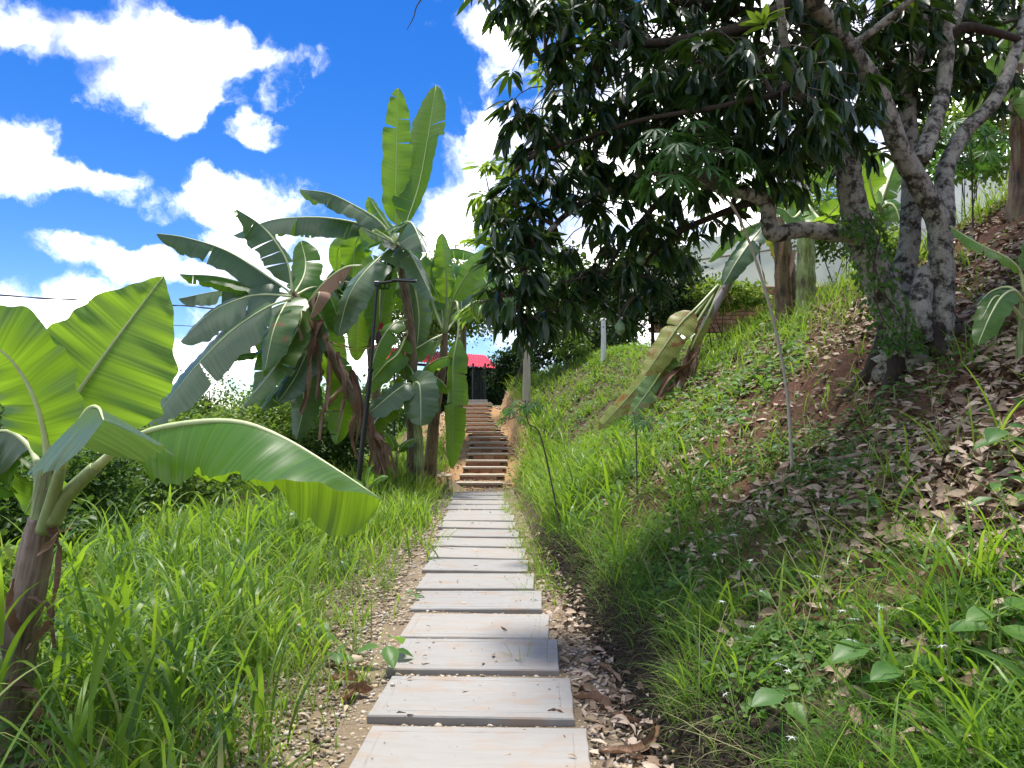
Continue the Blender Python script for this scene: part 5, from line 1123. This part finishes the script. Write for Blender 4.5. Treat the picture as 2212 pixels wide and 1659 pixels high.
# left field: broad bladed tall grass, thick away from the path
def bare(x, y): return np.where((x/np.maximum(y, .1) < -.55) & (x/np.maximum(y, .1) > -.86) & (y < 4.1), .22, 1)*(1-.97*np.exp(-((x+4.45-.5*(y-7.8))/.55)**2-((y-8.0)/1.5)**2))
def dl(x, y):
    u = edge(x, y); return sst(.02, .75, u+.6*(vnoise(x, y, 1.3)-.5))*(.16+.84*sst(.35, .65, vnoise(x, y, 1.0)))*(.38+.62*sst(3.0, 5.0, y))*bare(x, y)
x, y = tufts(rg, 640, (2.0, 9.5, -1.05, 0), 8, .06, dl); n = len(x)
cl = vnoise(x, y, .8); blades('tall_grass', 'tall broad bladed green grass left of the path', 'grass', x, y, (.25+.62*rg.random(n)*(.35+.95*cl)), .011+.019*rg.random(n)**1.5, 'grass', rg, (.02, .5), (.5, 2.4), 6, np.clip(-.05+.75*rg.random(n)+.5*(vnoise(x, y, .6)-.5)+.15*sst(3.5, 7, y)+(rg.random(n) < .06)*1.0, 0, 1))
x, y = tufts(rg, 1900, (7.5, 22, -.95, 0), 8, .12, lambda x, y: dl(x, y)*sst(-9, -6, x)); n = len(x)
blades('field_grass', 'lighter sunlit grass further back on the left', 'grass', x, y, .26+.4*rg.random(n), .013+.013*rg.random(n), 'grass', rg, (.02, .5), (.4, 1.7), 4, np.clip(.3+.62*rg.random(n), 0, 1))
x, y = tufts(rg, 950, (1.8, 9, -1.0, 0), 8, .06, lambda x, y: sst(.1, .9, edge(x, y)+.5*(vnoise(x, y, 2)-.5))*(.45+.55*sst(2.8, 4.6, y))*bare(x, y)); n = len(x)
blades('short_grass', 'short undergrowth of grass among the taller blades on the left', 'grass', x, y, .10+.2*rg.random(n), .004+.006*rg.random(n), 'sedge', rg, (.05, .8), (.3, 1.4), 4, np.clip(.1+.9*rg.random(n), 0, 1))
# stalks of maize-like grass: leaves arching off an upright stem at several heights
x, y = tufts(rg, 520, (2.1, 10.5, -1.0, 0), 1, .0, lambda x, y: sst(.3, 1.2, edge(x, y)+.8*(vnoise(x, y, 1.1)-.5))*(.15+.85*sst(.4, .65, vnoise(x, y, .7)))*bare(x, y)); n = len(x)
hh = .25+.45*rg.random(n); tn = np.clip(.1+.75*rg.random(n), 0, 1)
blades('grass_stalks', 'upright stalks of the broad bladed grass on the left', 'grass', x, y, hh+.1, .010+.006*rg.random(n), 'grass', rg, (.0, .12), (.0, .25), 4, tn)
k = 6; fr = rg.random(n*k)*.9+.08; xr = np.repeat(x, k)+rg.normal(size=n*k)*.012; yr = np.repeat(y, k)+rg.normal(size=n*k)*.012
blades('stalk_leaves', 'wide arching leaf blades of the broad bladed grass on the left', 'grass', xr, yr, (.30+.36*rg.random(n*k)), .014+.019*rg.random(n*k), 'grass', rg, (.15, .55), (.7, 2.5), 8, np.clip(np.repeat(tn, k)+.25*(rg.random(n*k)-.5), 0, 1), zoff=fr*np.repeat(hh, k))
# sparse blades on the verge
x, y = tufts(rg, 330, (2.4, 16, -.4, .05), 6, .05, lambda x, y: sst(0, .35, edge(x, y))*sst(1.5, .6, edge(x, y))*.6); n = len(x)
blades('verge_grass', 'thin grass sprouting from the gravel verge left of the path', 'grass', x, y, .10+.28*rg.random(n), .005+.006*rg.random(n), 'grass', rg, (.05, .7), (.4, 1.7), 5, np.clip(.3+.65*rg.random(n), 0, 1))
# right bank: fine arching grass hanging over the cut
def tt(x, y): return x-xb(y)
def dr(x, y):
    t = tt(x, y); v = vnoise(x, y, 1.2); return .5*sst(.10, .2, t)*sst(.5, .3, t)*sst(3.5, 6, y)+sst(.05, .2, t)*sst(1.7, .6, t+1.2*(v-.5))*(.12+.88*sst(.38, .66, v))
x, y = tufts(rg, 1150, (1.5, 10, -.05, 1.1), 18, .045, dr); n = len(x); t = tt(x, y)
blades('bank_grass', 'fine arching grass along the edge of the right bank', 'grass', x, y, .10+.17*rg.random(n), .0025+.0035*rg.random(n), 'sedge', rg, (.15, .95), (.5, 1.9), 5, np.clip(.05+.75*rg.random(n)+.2*(vnoise(x, y, 2.5)-.5), 0, 1), lean=math.pi*1.05)
x, y = tufts(rg, 380, (1.7, 12, .02, 1.05), 5, .04, lambda x, y: sst(.1, .3, tt(x, y))*(sst(2.6, .8, tt(x, y))*.8*sst(.35, .6, vnoise(x, y, 1.4))+.16)); n = len(x)
blades('blade_grass', 'broader single grass blades standing on the right slope', 'grass', x, y, .16+.34*rg.random(n), .007+.010*rg.random(n), 'grass', rg, (.1, .7), (.5, 2.0), 6, np.clip(.15+.7*rg.random(n), 0, 1), lean=math.pi*1.0)
# tall stalk grass on the bank by the stairs
x, y = tufts(rg, 200, (6.0, 19, -.05, .34), 1, .0, lambda x, y: sst(.12, .25, tt(x, y))*sst(1.5, .6, tt(x, y))*(.1+.9*sst(.42, .62, vnoise(x+4, y, 1.0)))); n = len(x)
hh = .15+.35*rg.random(n); tn = np.clip(.15+.75*rg.random(n), 0, 1); k = 7; fr = rg.random(n*k)
blades('bank_stalk_leaves', 'wide arching grass leaves in clumps on the right bank further back', 'grass', np.repeat(x, k)+rg.normal(size=n*k)*.03, np.repeat(y, k)+rg.normal(size=n*k)*.03, (.30+.4*rg.random(n*k)), .013+.019*rg.random(n*k), 'grass', rg, (.1, .6), (.7, 2.3), 7, np.clip(np.repeat(tn, k)+.25*(rg.random(n*k)-.5), 0, 1), zoff=fr*np.repeat(hh, k)*.8, lean=math.pi)
# hill further back beside the stairs
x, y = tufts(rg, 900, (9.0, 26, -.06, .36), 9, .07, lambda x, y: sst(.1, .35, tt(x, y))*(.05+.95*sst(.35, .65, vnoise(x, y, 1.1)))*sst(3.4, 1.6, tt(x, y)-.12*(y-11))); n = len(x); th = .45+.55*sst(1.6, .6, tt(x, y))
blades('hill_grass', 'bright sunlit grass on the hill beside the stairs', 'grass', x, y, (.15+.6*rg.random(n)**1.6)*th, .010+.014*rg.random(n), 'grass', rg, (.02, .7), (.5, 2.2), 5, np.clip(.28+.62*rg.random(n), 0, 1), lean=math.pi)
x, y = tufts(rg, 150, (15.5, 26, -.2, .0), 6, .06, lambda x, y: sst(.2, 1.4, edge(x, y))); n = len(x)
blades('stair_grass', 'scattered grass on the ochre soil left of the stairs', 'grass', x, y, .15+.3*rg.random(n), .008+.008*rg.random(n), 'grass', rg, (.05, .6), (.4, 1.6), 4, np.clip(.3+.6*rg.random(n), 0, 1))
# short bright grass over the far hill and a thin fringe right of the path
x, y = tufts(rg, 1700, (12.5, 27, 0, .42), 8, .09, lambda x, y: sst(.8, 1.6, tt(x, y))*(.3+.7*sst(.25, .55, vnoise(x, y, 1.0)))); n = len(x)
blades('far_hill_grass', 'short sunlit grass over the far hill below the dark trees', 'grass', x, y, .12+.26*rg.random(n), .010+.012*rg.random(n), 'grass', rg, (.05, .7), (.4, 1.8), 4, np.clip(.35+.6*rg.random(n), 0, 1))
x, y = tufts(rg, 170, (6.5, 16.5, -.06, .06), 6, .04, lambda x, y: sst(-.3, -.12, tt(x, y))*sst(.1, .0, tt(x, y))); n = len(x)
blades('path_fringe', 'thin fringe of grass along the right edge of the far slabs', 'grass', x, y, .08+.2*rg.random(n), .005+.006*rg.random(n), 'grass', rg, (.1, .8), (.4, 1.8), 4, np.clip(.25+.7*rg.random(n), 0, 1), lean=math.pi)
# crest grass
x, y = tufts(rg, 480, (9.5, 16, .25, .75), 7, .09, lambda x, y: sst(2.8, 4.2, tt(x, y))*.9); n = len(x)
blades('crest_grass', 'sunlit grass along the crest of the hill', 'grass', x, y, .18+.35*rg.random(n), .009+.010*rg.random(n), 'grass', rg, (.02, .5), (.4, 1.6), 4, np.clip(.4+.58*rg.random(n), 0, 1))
# rootlets and straw hanging down the cut
x, y = tufts(rg, 420, (2.0, 9, .02, .40), 4, .02, lambda x, y: sst(.03, .1, tt(x, y))*sst(.3, .2, tt(x, y))); n = len(x)
blades('rootlets', 'pale rootlets and dead grass hanging down the cut bank', 'grass', x, y, .08+.16*rg.random(n), .0015+.0025*rg.random(n), 'sedge', rg, (.9, 1.6), (.5, 1.5), 4, np.full(n, 1.0), lean=math.pi)
# dry straw
x, y = tufts(rg, 620, (2.2, 12, -.9, .6), 5, .05, lambda x, y: np.where(x > 0, sst(0, .25, tt(x, y)), sst(.1, .5, edge(x, y)))*.7); n = len(x)
blades('dry_straw', 'dry straw coloured grass stalks scattered in the green', 'grass', x, y, .15+.4*rg.random(n), .003+.005*rg.random(n), 'sedge', rg, (.3, 1.4), (.1, 1.0), 4, np.full(n, 1.0))

# ---- ground cover of small round leaves
def cover(name, label, n, reg, dens, size, mat, seed, hz=.06, tl=(0, 1)):
    rg = np.random.default_rng(seed); y0, y1, a0, a1 = reg; m = n*5; y = y0+(y1-y0)*rg.random(m); x = (a0+(a1-a0)*rg.random(m))*y; k = rg.random(m) < dens(x, y); x, y = x[k][:n], y[k][:n]; n = len(x)
    pos = np.stack([x, y, H(x, y)+.01+hz*rg.random(n)**1.5], 1); t = rg.normal(size=(n, 3))*[1, 1, .35]+[0, -.2, 0]; nn = rg.normal(size=(n, 3))*.35+[-.25, -.25, 1]
    o = leafmass(name, pos, t, nn, size*(.5+1.0*rg.random(n)**1.5), mat, None, tl[0]+(tl[1]-tl[0])*rg.random(n)); tag(o, label, 'ground cover')
cover('ground_cover', 'small round leaved creeping weeds over the right slope', 19000, (1.6, 9, 0, 1.15), lambda x, y: sst(.15, .5, tt(x, y))*(.15+.85*sst(.44, .64, vnoise(x, y, 1.6)))*(.25+.75*sst(2.4, .9, tt(x, y)))*sst(6, 2.5, tt(x, y)), .042, 'weed', 31)
cover('hill_cover', 'leafy weeds between the grass on the hill by the stairs', 14000, (8, 25, -.06, .40), lambda x, y: sst(.25, .6, tt(x, y))*(.3+.7*vnoise(x, y, 1.1)), .085, 'weed', 32, .16, (.3, 1))
cover('field_cover', 'leafy weeds under the tall grass on the left', 7000, (2, 12, -1, 0), lambda x, y: sst(.5, 1.3, edge(x, y)), .055, 'weed', 33, .12)

# ---- leaf litter
def litter(name, label, n, reg, dens, size, seed, tl=(0, 1), zf=None):
    rg = np.random.default_rng(seed); y0, y1, a0, a1 = reg; m = n*5; y = y0+(y1-y0)*rg.random(m); x = (a0+(a1-a0)*rg.random(m))*y; k = rg.random(m) < dens(x, y); x, y = x[k][:n], y[k][:n]; n = len(x)
    V = []; rows = 5
    for i in range(rows):
        t = i/(rows-1); w = .16*max(.05, math.sin(math.pi*t**.9)); cz = .10*math.sin(math.pi*t)+.06*t
        V += [(-w, t-.5, cz+.10*w/.16), (0, t-.5, cz), (w, t-.5, cz+.07*w/.16)]
    F = []
    for i in range(rows-1): a = i*3; F += [(a, a+1, a+4, a+3), (a+1, a+2, a+5, a+4)]
    e = .05; gx = (H(x+e, y)-H(x-e, y))/(2*e); gy = (H(x, y+e)-H(x, y-e))/(2*e); nn = np.stack([-gx, -gy, np.ones(n)], 1)+rg.normal(size=(n, 3))*.45
    flip = np.where(rg.random(n) < .4, -1, 1); Fm = frames(rg.normal(size=(n, 3))*[1, 1, .25], nn); S = size*(.45+.9*rg.random(n)); A = Fm*S[:, None, None]; A[:, :, 0] *= (.6+.9*rg.random(n))[:, None]; A[:, :, 2] *= (flip*(.3+1.3*rg.random(n)))[:, None]
    pos = np.stack([x, y, H(x, y)+.006+.022*rg.random(n) if zf is None else np.full(n, zf)], 1); Vv, Ff = scatter(V, np.array(F), A, pos); o = mesh(name, Vv, Ff, M['litter'], tint=np.repeat(tl[0]+(tl[1]-tl[0])*rg.random(n), len(V)), smooth=True); tag(o, label, 'leaf litter', kind='stuff')
litter('leaf_litter', 'carpet of fallen mango leaves on the right slope', 33000, (1.6, 15, 0, 1.2), lambda x, y: sst(.2, .8, tt(x, y))*(.25+.75*sst(.35, .6, vnoise(x+9, y, 1.3)))*(.30+.70*sst(.7, 1.8, tt(x, y)))*sst(18, 14, y), .115, 41)
litter('gutter_litter', 'dead leaves lying in the gutter between slabs and bank', 2300, (2.2, 16, -.1, .35), lambda x, y: sst(-.5, -.3, tt(x, y))*sst(.12, .0, tt(x, y))*sst(.02, .12, x-xc(y)-.50), .085, 42)
litter('verge_litter', 'dead leaves scattered over the left verge', 1500, (2.0, 16, -.7, 0), lambda x, y: sst(0, .3, edge(x, y))*sst(2.6, .9, edge(x, y))*.7, .08, 43)

litter('slab_debris', 'small leaf scraps lying on the slabs', 130, (3.3, 15.5, -.5, .5), lambda x, y: (np.abs(x-xc(y)) < .5)*np.where(np.abs(((y-3.56)/.745+.5) % 1-.5) < .36, 1., 0.), .045, 44, zf=.044)
# ---- gravel
def gravel(name, label, n, reg, dens, size, seed, mt='pebble', zf=None):
    rg = np.random.default_rng(seed); y0, y1, a0, a1 = reg; m = n*5; y = y0+(y1-y0)*rg.random(m); x = (a0+(a1-a0)*rg.random(m)); x = xc(y)+x; k = rg.random(m) < dens(x, y); x, y = x[k][:n], y[k][:n]; n = len(x)
    ph = (1+5**.5)/2; V = np.array([(-1, ph, 0), (1, ph, 0), (-1, -ph, 0), (1, -ph, 0), (0, -1, ph), (0, 1, ph), (0, -1, -ph), (0, 1, -ph), (ph, 0, -1), (ph, 0, 1), (-ph, 0, -1), (-ph, 0, 1)])/1.9
    V = V*(1+.28*(np.random.default_rng(2).random((12, 1))-.5)*2)
    F = np.array([(0, 11, 5), (0, 5, 1), (0, 1, 7), (0, 7, 10), (0, 10, 11), (1, 5, 9), (5, 11, 4), (11, 10, 2), (10, 7, 6), (7, 1, 8), (3, 9, 4), (3, 4, 2), (3, 2, 6), (3, 6, 8), (3, 8, 9), (4, 9, 5), (2, 4, 11), (6, 2, 10), (8, 6, 7), (9, 8, 1)])
    S = size*(.45+1.1*rg.random(n)**2.2); A = eul(rg.random(n)*6, rg.random(n)*6, rg.random(n)*6)*S[:, None, None]; A = A*np.array([1, 1, .62])[None, :, None]; A = A*(.7+.6*rg.random((n, 1, 3)))
    pos = np.stack([x, y, H(x, y)+S*.25+.004 if zf is None else np.full(n, zf)], 1); Vv, Ff = scatter(V, F, A, pos); o = mesh(name, Vv, Ff, M[mt], tint=np.repeat(rg.random(n), 12)); o.data.attributes.new('m_dark', 'FLOAT', 'POINT').data.foreach_set('value', np.full(len(Vv), .8, dtype=np.float32)); tag(o, label, 'gravel', kind='stuff')
gravel('gravel', 'loose tan river gravel between and beside the slabs', 15000, (2.5, 8.5, -1.9, .95), lambda x, y: sst(.1, -.05, tt(x, y))*np.where(x < xc(y), sst(1.35, .2, edge(x, y)), .75), .013, 51)
gravel('slab_grit', 'grit and soil crumbs on the slabs', 420, (3.3, 15.5, -.5, .5), lambda x, y: np.where(np.abs(((y-3.56)/.745+.5) % 1-.5) < .37, .12+.88*sst(.34, .5, np.abs(x-xc(y))), 0.), .0055, 56, zf=.040)
gravel('far_gravel', 'gravel beside the far part of the path', 7000, (8.5, 17, -1.4, .7), lambda x, y: sst(.1, -.05, tt(x, y))*np.where(x < xc(y), sst(.9, .1, edge(x, y)), .8), .021, 52)
gravel('stone_scatter', 'larger stones scattered on the left verge', 260, (2.6, 9, -1.9, -.6), lambda x, y: sst(0, .2, edge(x, y))*.8, .032, 53)
gravel('bank_soil', 'dark crumbling soil lumps on the face of the cut bank', 5000, (2.2, 9, .5, 1.4), lambda x, y: sst(-.08, .0, tt(x, y))*sst(.32, .2, tt(x, y)), .016, 55, 'ground')
gravel('soil_clods', 'lumps of ochre soil on the banks of the stairs', 1500, (15.6, 25, -2.4, 1.2), lambda x, y: np.where(np.abs(x-xc(y)) > .58, .8, 0), .035, 54)

# ---- curled dead banana leaves big enough to pick out
def dead_leaf(label, p, az, L, w, seed, lift=.02):
    rg = np.random.default_rng(seed); x, y = p; d = np.array([math.cos(az), math.sin(az)]); pts = []
    for s in np.linspace(-.5, .5, 5): q = np.array([x, y])+d*L*s+rg.normal(size=2)*.015; pts.append((q[0], q[1], Hs(q[0], q[1])+lift+.02*rg.random()))
    r = thing('dead_leaf', label, 'dead leaf', (x, y, Hs(x, y)), 'dead leaves by the path'); bleaf(r, pts, w, (0, -.3, 1), [-30, -55], M['dryleaf'], 3, .12, .02, seed, -60, 20, 4, ribr=.006, var=20, name='blade', ribmat=M['twig'])
def gp(pxx, pyy): 
    r = ray(pxx, pyy); k = 1.0
    for _ in range(60):
        q = np.array([0, 0, EYE])+r*k; h = q[2]-Hs(q[0], q[1])
        if h < .003: break
        k += h*.55
    return (q[0], q[1])
for k, (lab, a, b_, az, L, w) in enumerate((('dark curled dead leaf on the gutter beside the second slab', 1275, 1522, -.5, .30, .10), ('pale folded dead leaf near the bottom right of the path', 1395, 1630, .9, .24, .09), ('reddish dead leaf wedged in the gap right of the first slab', 1195, 1563, 0, .20, .06),
        ('reddish dead leaf wedged in the gap left of the first slab', 880, 1562, .1, .20, .06), ('large brown dead leaf on the verge left of the second slab', 765, 1510, .6, .26, .13), ('brown dead leaf under the grass left of the third slab', 735, 1480, -.2, .24, .12), ('brown dead leaf in the gutter beside the fourth slab', 1305, 1455, -1.0, .22, .07),
        ('tan dead leaf below the cut bank', 1340, 1560, -.9, .2, .07), ('grey dead leaf at the bottom right of the gutter', 1345, 1640, -.5, .26, .08), ('dead leaf in the gap below the third slab', 905, 1449, .05, .18, .05), ('long tan dead leaf lying across the upper slope', 1560, 850, .5, .8, .14), ('big pale dead leaf on the slope at the right', 2060, 1280, .3, .34, .16), ('yellow fallen leaf under the mango tree', 2080, 845, .2, .18, .10))):
    dead_leaf(lab, gp(a, b_), az, L, w, 700+k)

# ---- fallen branches and sticks on the slope
def stick(label, a, b_, r0, mat='grey', cat='branch', name='fallen_branch', n=4):
    A_ = gp(*a); B_ = gp(*b_); rg = np.random.default_rng(int(a[0])); pts = []
    for s in np.linspace(0, 1, n+2):
        q = np.array(A_)*(1-s)+np.array(B_)*s+rg.normal(size=2)*.02; pts.append((q[0], q[1], Hs(q[0], q[1])+r0*1.2+.015))
    o = thing(name, label, cat, pts[0], 'fallen branches on the slope'); V, F, U = tube(pts, [r0, r0*.9, r0*.6], 9, 26, .12, 3); mesh('wood', V, F, M[mat], o, smooth=True)
    k = pts[len(pts)//2]; V, F, U = tube([k, np.array(k)+[.04, .05, .05], np.array(k)+[.07, .12, .06]], [r0*.5, r0*.4, r0*.2], 6, 6); mesh('side_twig', V, F, M[mat], o)
stick('long bare branch lying on the slope at the right', (1990, 990), (2140, 890), .022)
stick('weathered branch lying across the lower right slope', (1750, 1010), (1960, 975), .018)
stick('thin pale stick below the toppled banana plant', (1500, 850), (1580, 800), .016)
stick('fallen branch beside the mango stump', (1640, 760), (1760, 700), .02)
stick('grey log lying up the hill at the right edge', (2090, 470), (2205, 395), .05)
stick('second grey log at the right edge of the hill', (2110, 455), (2212, 420), .035)
stick('thin branch behind the mango roots', (2080, 790), (2200, 740), .015)

# ---- broad leaved weeds, one by one
def weedmesh(w, heart):
    V = []; F = []; rows = [(0, .10), (.12, .62), (.35, 1), (.6, .85), (.85, .4), (1, .02)] if heart else [(0, .05), (.2, .6), (.45, 1), (.7, .8), (.9, .35), (1, .02)]
    for i, (t, k) in enumerate(rows):
        for sg in (-1, -.5, 0, .5, 1): V.append((sg*k*w, t-(.10*abs(sg) if heart and i < 2 else 0), -.25*t*t+.10*abs(sg)*k))
    for i in range(5):
        for j in range(4): a = i*5+j; F.append((a, a+1, a+6, a+5))
    o = mesh('leaf', V, F, M['weedobj'], smooth=True); d = o.data; bpy.data.objects.remove(o); return d
WM = [weedmesh(.42, True), weedmesh(.30, False)]
def weed(label, p, h, n, s, kind, seed, cat='weed'):
    rg = np.random.default_rng(seed); b = np.array([p[0], p[1], Hs(*p)]); r = thing('leafy_weed', label, cat, b, 'leafy weeds'); top = b+[(rg.random()-.5)*.08, (rg.random()-.5)*.08, h]
    V, F, U = tube([b-[0, 0, .02], (b+top)/2+[.01, 0, 0], top], [.006, .005, .003], 6, 8); mesh('stem', V, F, M['petiole'], r)
    for k in range(n):
        f = .35+.65*(k+1)/n; c = b+(top-b)*f; a = k*2.4+rg.random()*.6; d = np.array([math.cos(a), math.sin(a), .35]); q = c+d*s*.3; t = np.array([d[0], d[1], .05-.3*rg.random()]); Fm = frames(t[None], np.array([[-d[0]*.1, -.25, 1.]]))[0]; ss = s*(.75+.5*rg.random())
        o = put('leaf', WM[kind], r); m = Matrix.Identity(4)
        for i in range(3):
            for j in range(3): m[i][j] = Fm[i, j]*ss
            m[i][3] = q[i]-b[i]
        o.matrix_local = m; V, F, U = tube([c, q], [.003, .0025], 4, 3, cap=False); mesh('leaf_stalk', V, F, M['petiole'], r)
for k, (lab, a, b_, h, n, s, kd) in enumerate((('dark seedling with two spreading leaves beside the fourth slab', 838, 1440, .17, 4, .17, 1), ('weed with round yellow green leaves left of the path', 690, 1400, .16, 6, .10, 0), ('round leaved weed in the gravel beside the grass', 715, 1440, .10, 4, .09, 0), ('heart leaved weed in the lower right grass', 1955, 1530, .14, 6, .12, 0), ('heart leaved weed at the right edge of the grass', 2150, 1440, .18, 6, .11, 0),
        ('large pale leaved weed low in the right grass', 1900, 1470, .12, 5, .14, 0), ('bright weed with upright leaves on the right slope', 1870, 1130, .16, 4, .10, 0), ('glossy weed on the slope at the far right', 2165, 1140, .2, 6, .10, 1), ('small weed in the dark grass at the bottom', 1700, 1560, .10, 5, .10, 0), ('leafy weed at the foot of the mango stump', 1930, 870, .14, 6, .11, 1),
        ('weed with narrow leaves at the bottom left', 60, 1620, .14, 6, .13, 1), ('round leaved weed under the grass at the bottom left', 330, 1600, .10, 6, .12, 0), ('weed among the tall grass left of centre', 470, 1590, .10, 5, .10, 0), ('yellow green weed on the middle of the right bank', 1640, 1330, .14, 4, .08, 0), ('small green weed at the left of the sixth slab', 900, 1300, .10, 5, .07, 1),
        ('weed growing on the bank above the gutter', 1470, 1290, .12, 6, .09, 0), ('light weed in the middle of the right slope', 1690, 1000, .16, 6, .11, 1), ('weed with wide leaves near the cassava stem', 1600, 930, .14, 6, .11, 0), ('young weed on the upper slope at the right edge', 2180, 1000, .16, 6, .12, 0))):
    weed(lab, gp(a, b_), h, n, s, kd, 800+k)

# ---- star shaped white sedge flowers
def star():
    V = []; F = []
    for k in range(5):
        a = k*1.2566+.2; L = (1, .7, .9, .6, .8)[k]; w = .13; d = np.array([math.cos(a), math.sin(a)]); s = np.array([-d[1], d[0]]); o = len(V)
        V += [(*(d*.04-s*w*.5), .03), (*(d*.04+s*w*.5), .03), (*(d*.5*L+s*w*.45), .10), (*(d*L), -.15), (*(d*.5*L-s*w*.45), .10)]; F.append((o, o+1, o+2, o+3, o+4))
    o = mesh('bracts', V, F, M['petal']); d_ = o.data; bpy.data.objects.remove(o); return d_
ST = star()
for k, (a, b_) in enumerate(((1692, 1440), (1610, 1545), (1738, 1640), (1705, 1450), (1850, 1400), (1885, 1412), (1866, 1440), (1663, 1395), (1680, 1290), (1560, 1220), (1600, 1180), (1510, 1130), (1745, 1480), (1800, 1300), (1640, 1240), (1590, 1330), (1930, 1370), (2060, 1500))):
    rg_ = np.random.default_rng(k); g = gp(a, b_+75); bz = Hs(*g); b0 = np.array([g[0], g[1], bz]); h = .16+.12*rg_.random(); tp = b0+[-.03-.05*rg_.random(), -.02, h]
    r = thing('star_sedge', 'small white star shaped sedge flower on a thin stalk in the right grass', 'flower', b0, 'white star sedge flowers')
    V, F, U = tube([b0, (b0+tp)/2+[.01, 0, .02], tp], [.0022, .002, .0016], 4, 6); mesh('stalk', V, F, M['petiole'], r)
    o = put('bracts', ST, r); o.location = tuple(tp-b0); o.scale = (.026,)*3; o.rotation_euler = (-.5+rg_.random()*.5, rg_.random()*.5, rg_.random()*6)
# ---- small things on the slabs
for k, (lab, a, b_, s) in enumerate((('small dark pebble lying on the nearest slab', 1000, 1590, .011), ('ochre pebble lying on the second slab', 848, 1498, .014))):
    x, y = gp(a, b_); V, F, U = tube([(x-s, y, .033+s*.5), (x, y, .033+s*.6), (x+s, y, .033+s*.5)], [s*.4, s*.7, s*.3], 7, 6, .2, k); o = mesh('pebble', V-np.array([x, y, .033]), F, M['post'] if k else M['grey'], smooth=True); o.location = (x, y, .033); tag(o, lab, 'pebble')
for k, (lab, a, b_, nb) in enumerate((('little grass tuft in the gap below the third slab', 1125, 1440, 14), ('little grass tuft right of the sixth slab', 1128, 1285, 12), ('arching grass clump hanging over the gutter', 1215, 1285, 10), ('grass tuft beside the ninth slab', 1150, 1200, 14))):
    x, y = gp(a, b_); rg_ = np.random.default_rng(k+5); n = nb; o = blades('grass_tuft', lab, 'grass', x+rg_.normal(size=n)*.02, y+rg_.normal(size=n)*.02, .12+.22*rg_.random(n), .004+.006*rg_.random(n)*(k > 1), 'grass', rg_, (.1, .6), (.6, 1.9), 6)
    del o['kind']

# ---- one wide blade leaning in at the bottom right corner
g = gp(2212, 1655); b0 = np.array([g[0]+.12, g[1]+.02, Hs(g[0]+.12, g[1]+.02)]); r = thing('corner_grass', 'single wide bright grass blade leaning in from the bottom right corner', 'grass', b0)
t0 = P(2075, 1390, g[1]+.15); C = cr([b0, b0*.5+t0*.5+[.02, 0, .05], t0], 14); w = np.interp(np.linspace(0, 1, 14), [0, .4, .8, 1], [.022, .026, .014, .001]); sd_ = nrm(np.cross(C[-1]-C[0], [0, -1, .3]))
V = []; F = []
for i in range(14): V += [C[i]-sd_*w[i]*.5, C[i]+[0, .003, -.003], C[i]+sd_*w[i]*.5]
for i in range(13):
    q = i*3; F += [(q, q+1, q+4, q+3), (q+1, q+2, q+5, q+4)]
mesh('blade', V, F, M['weedobj'], r, smooth=True)
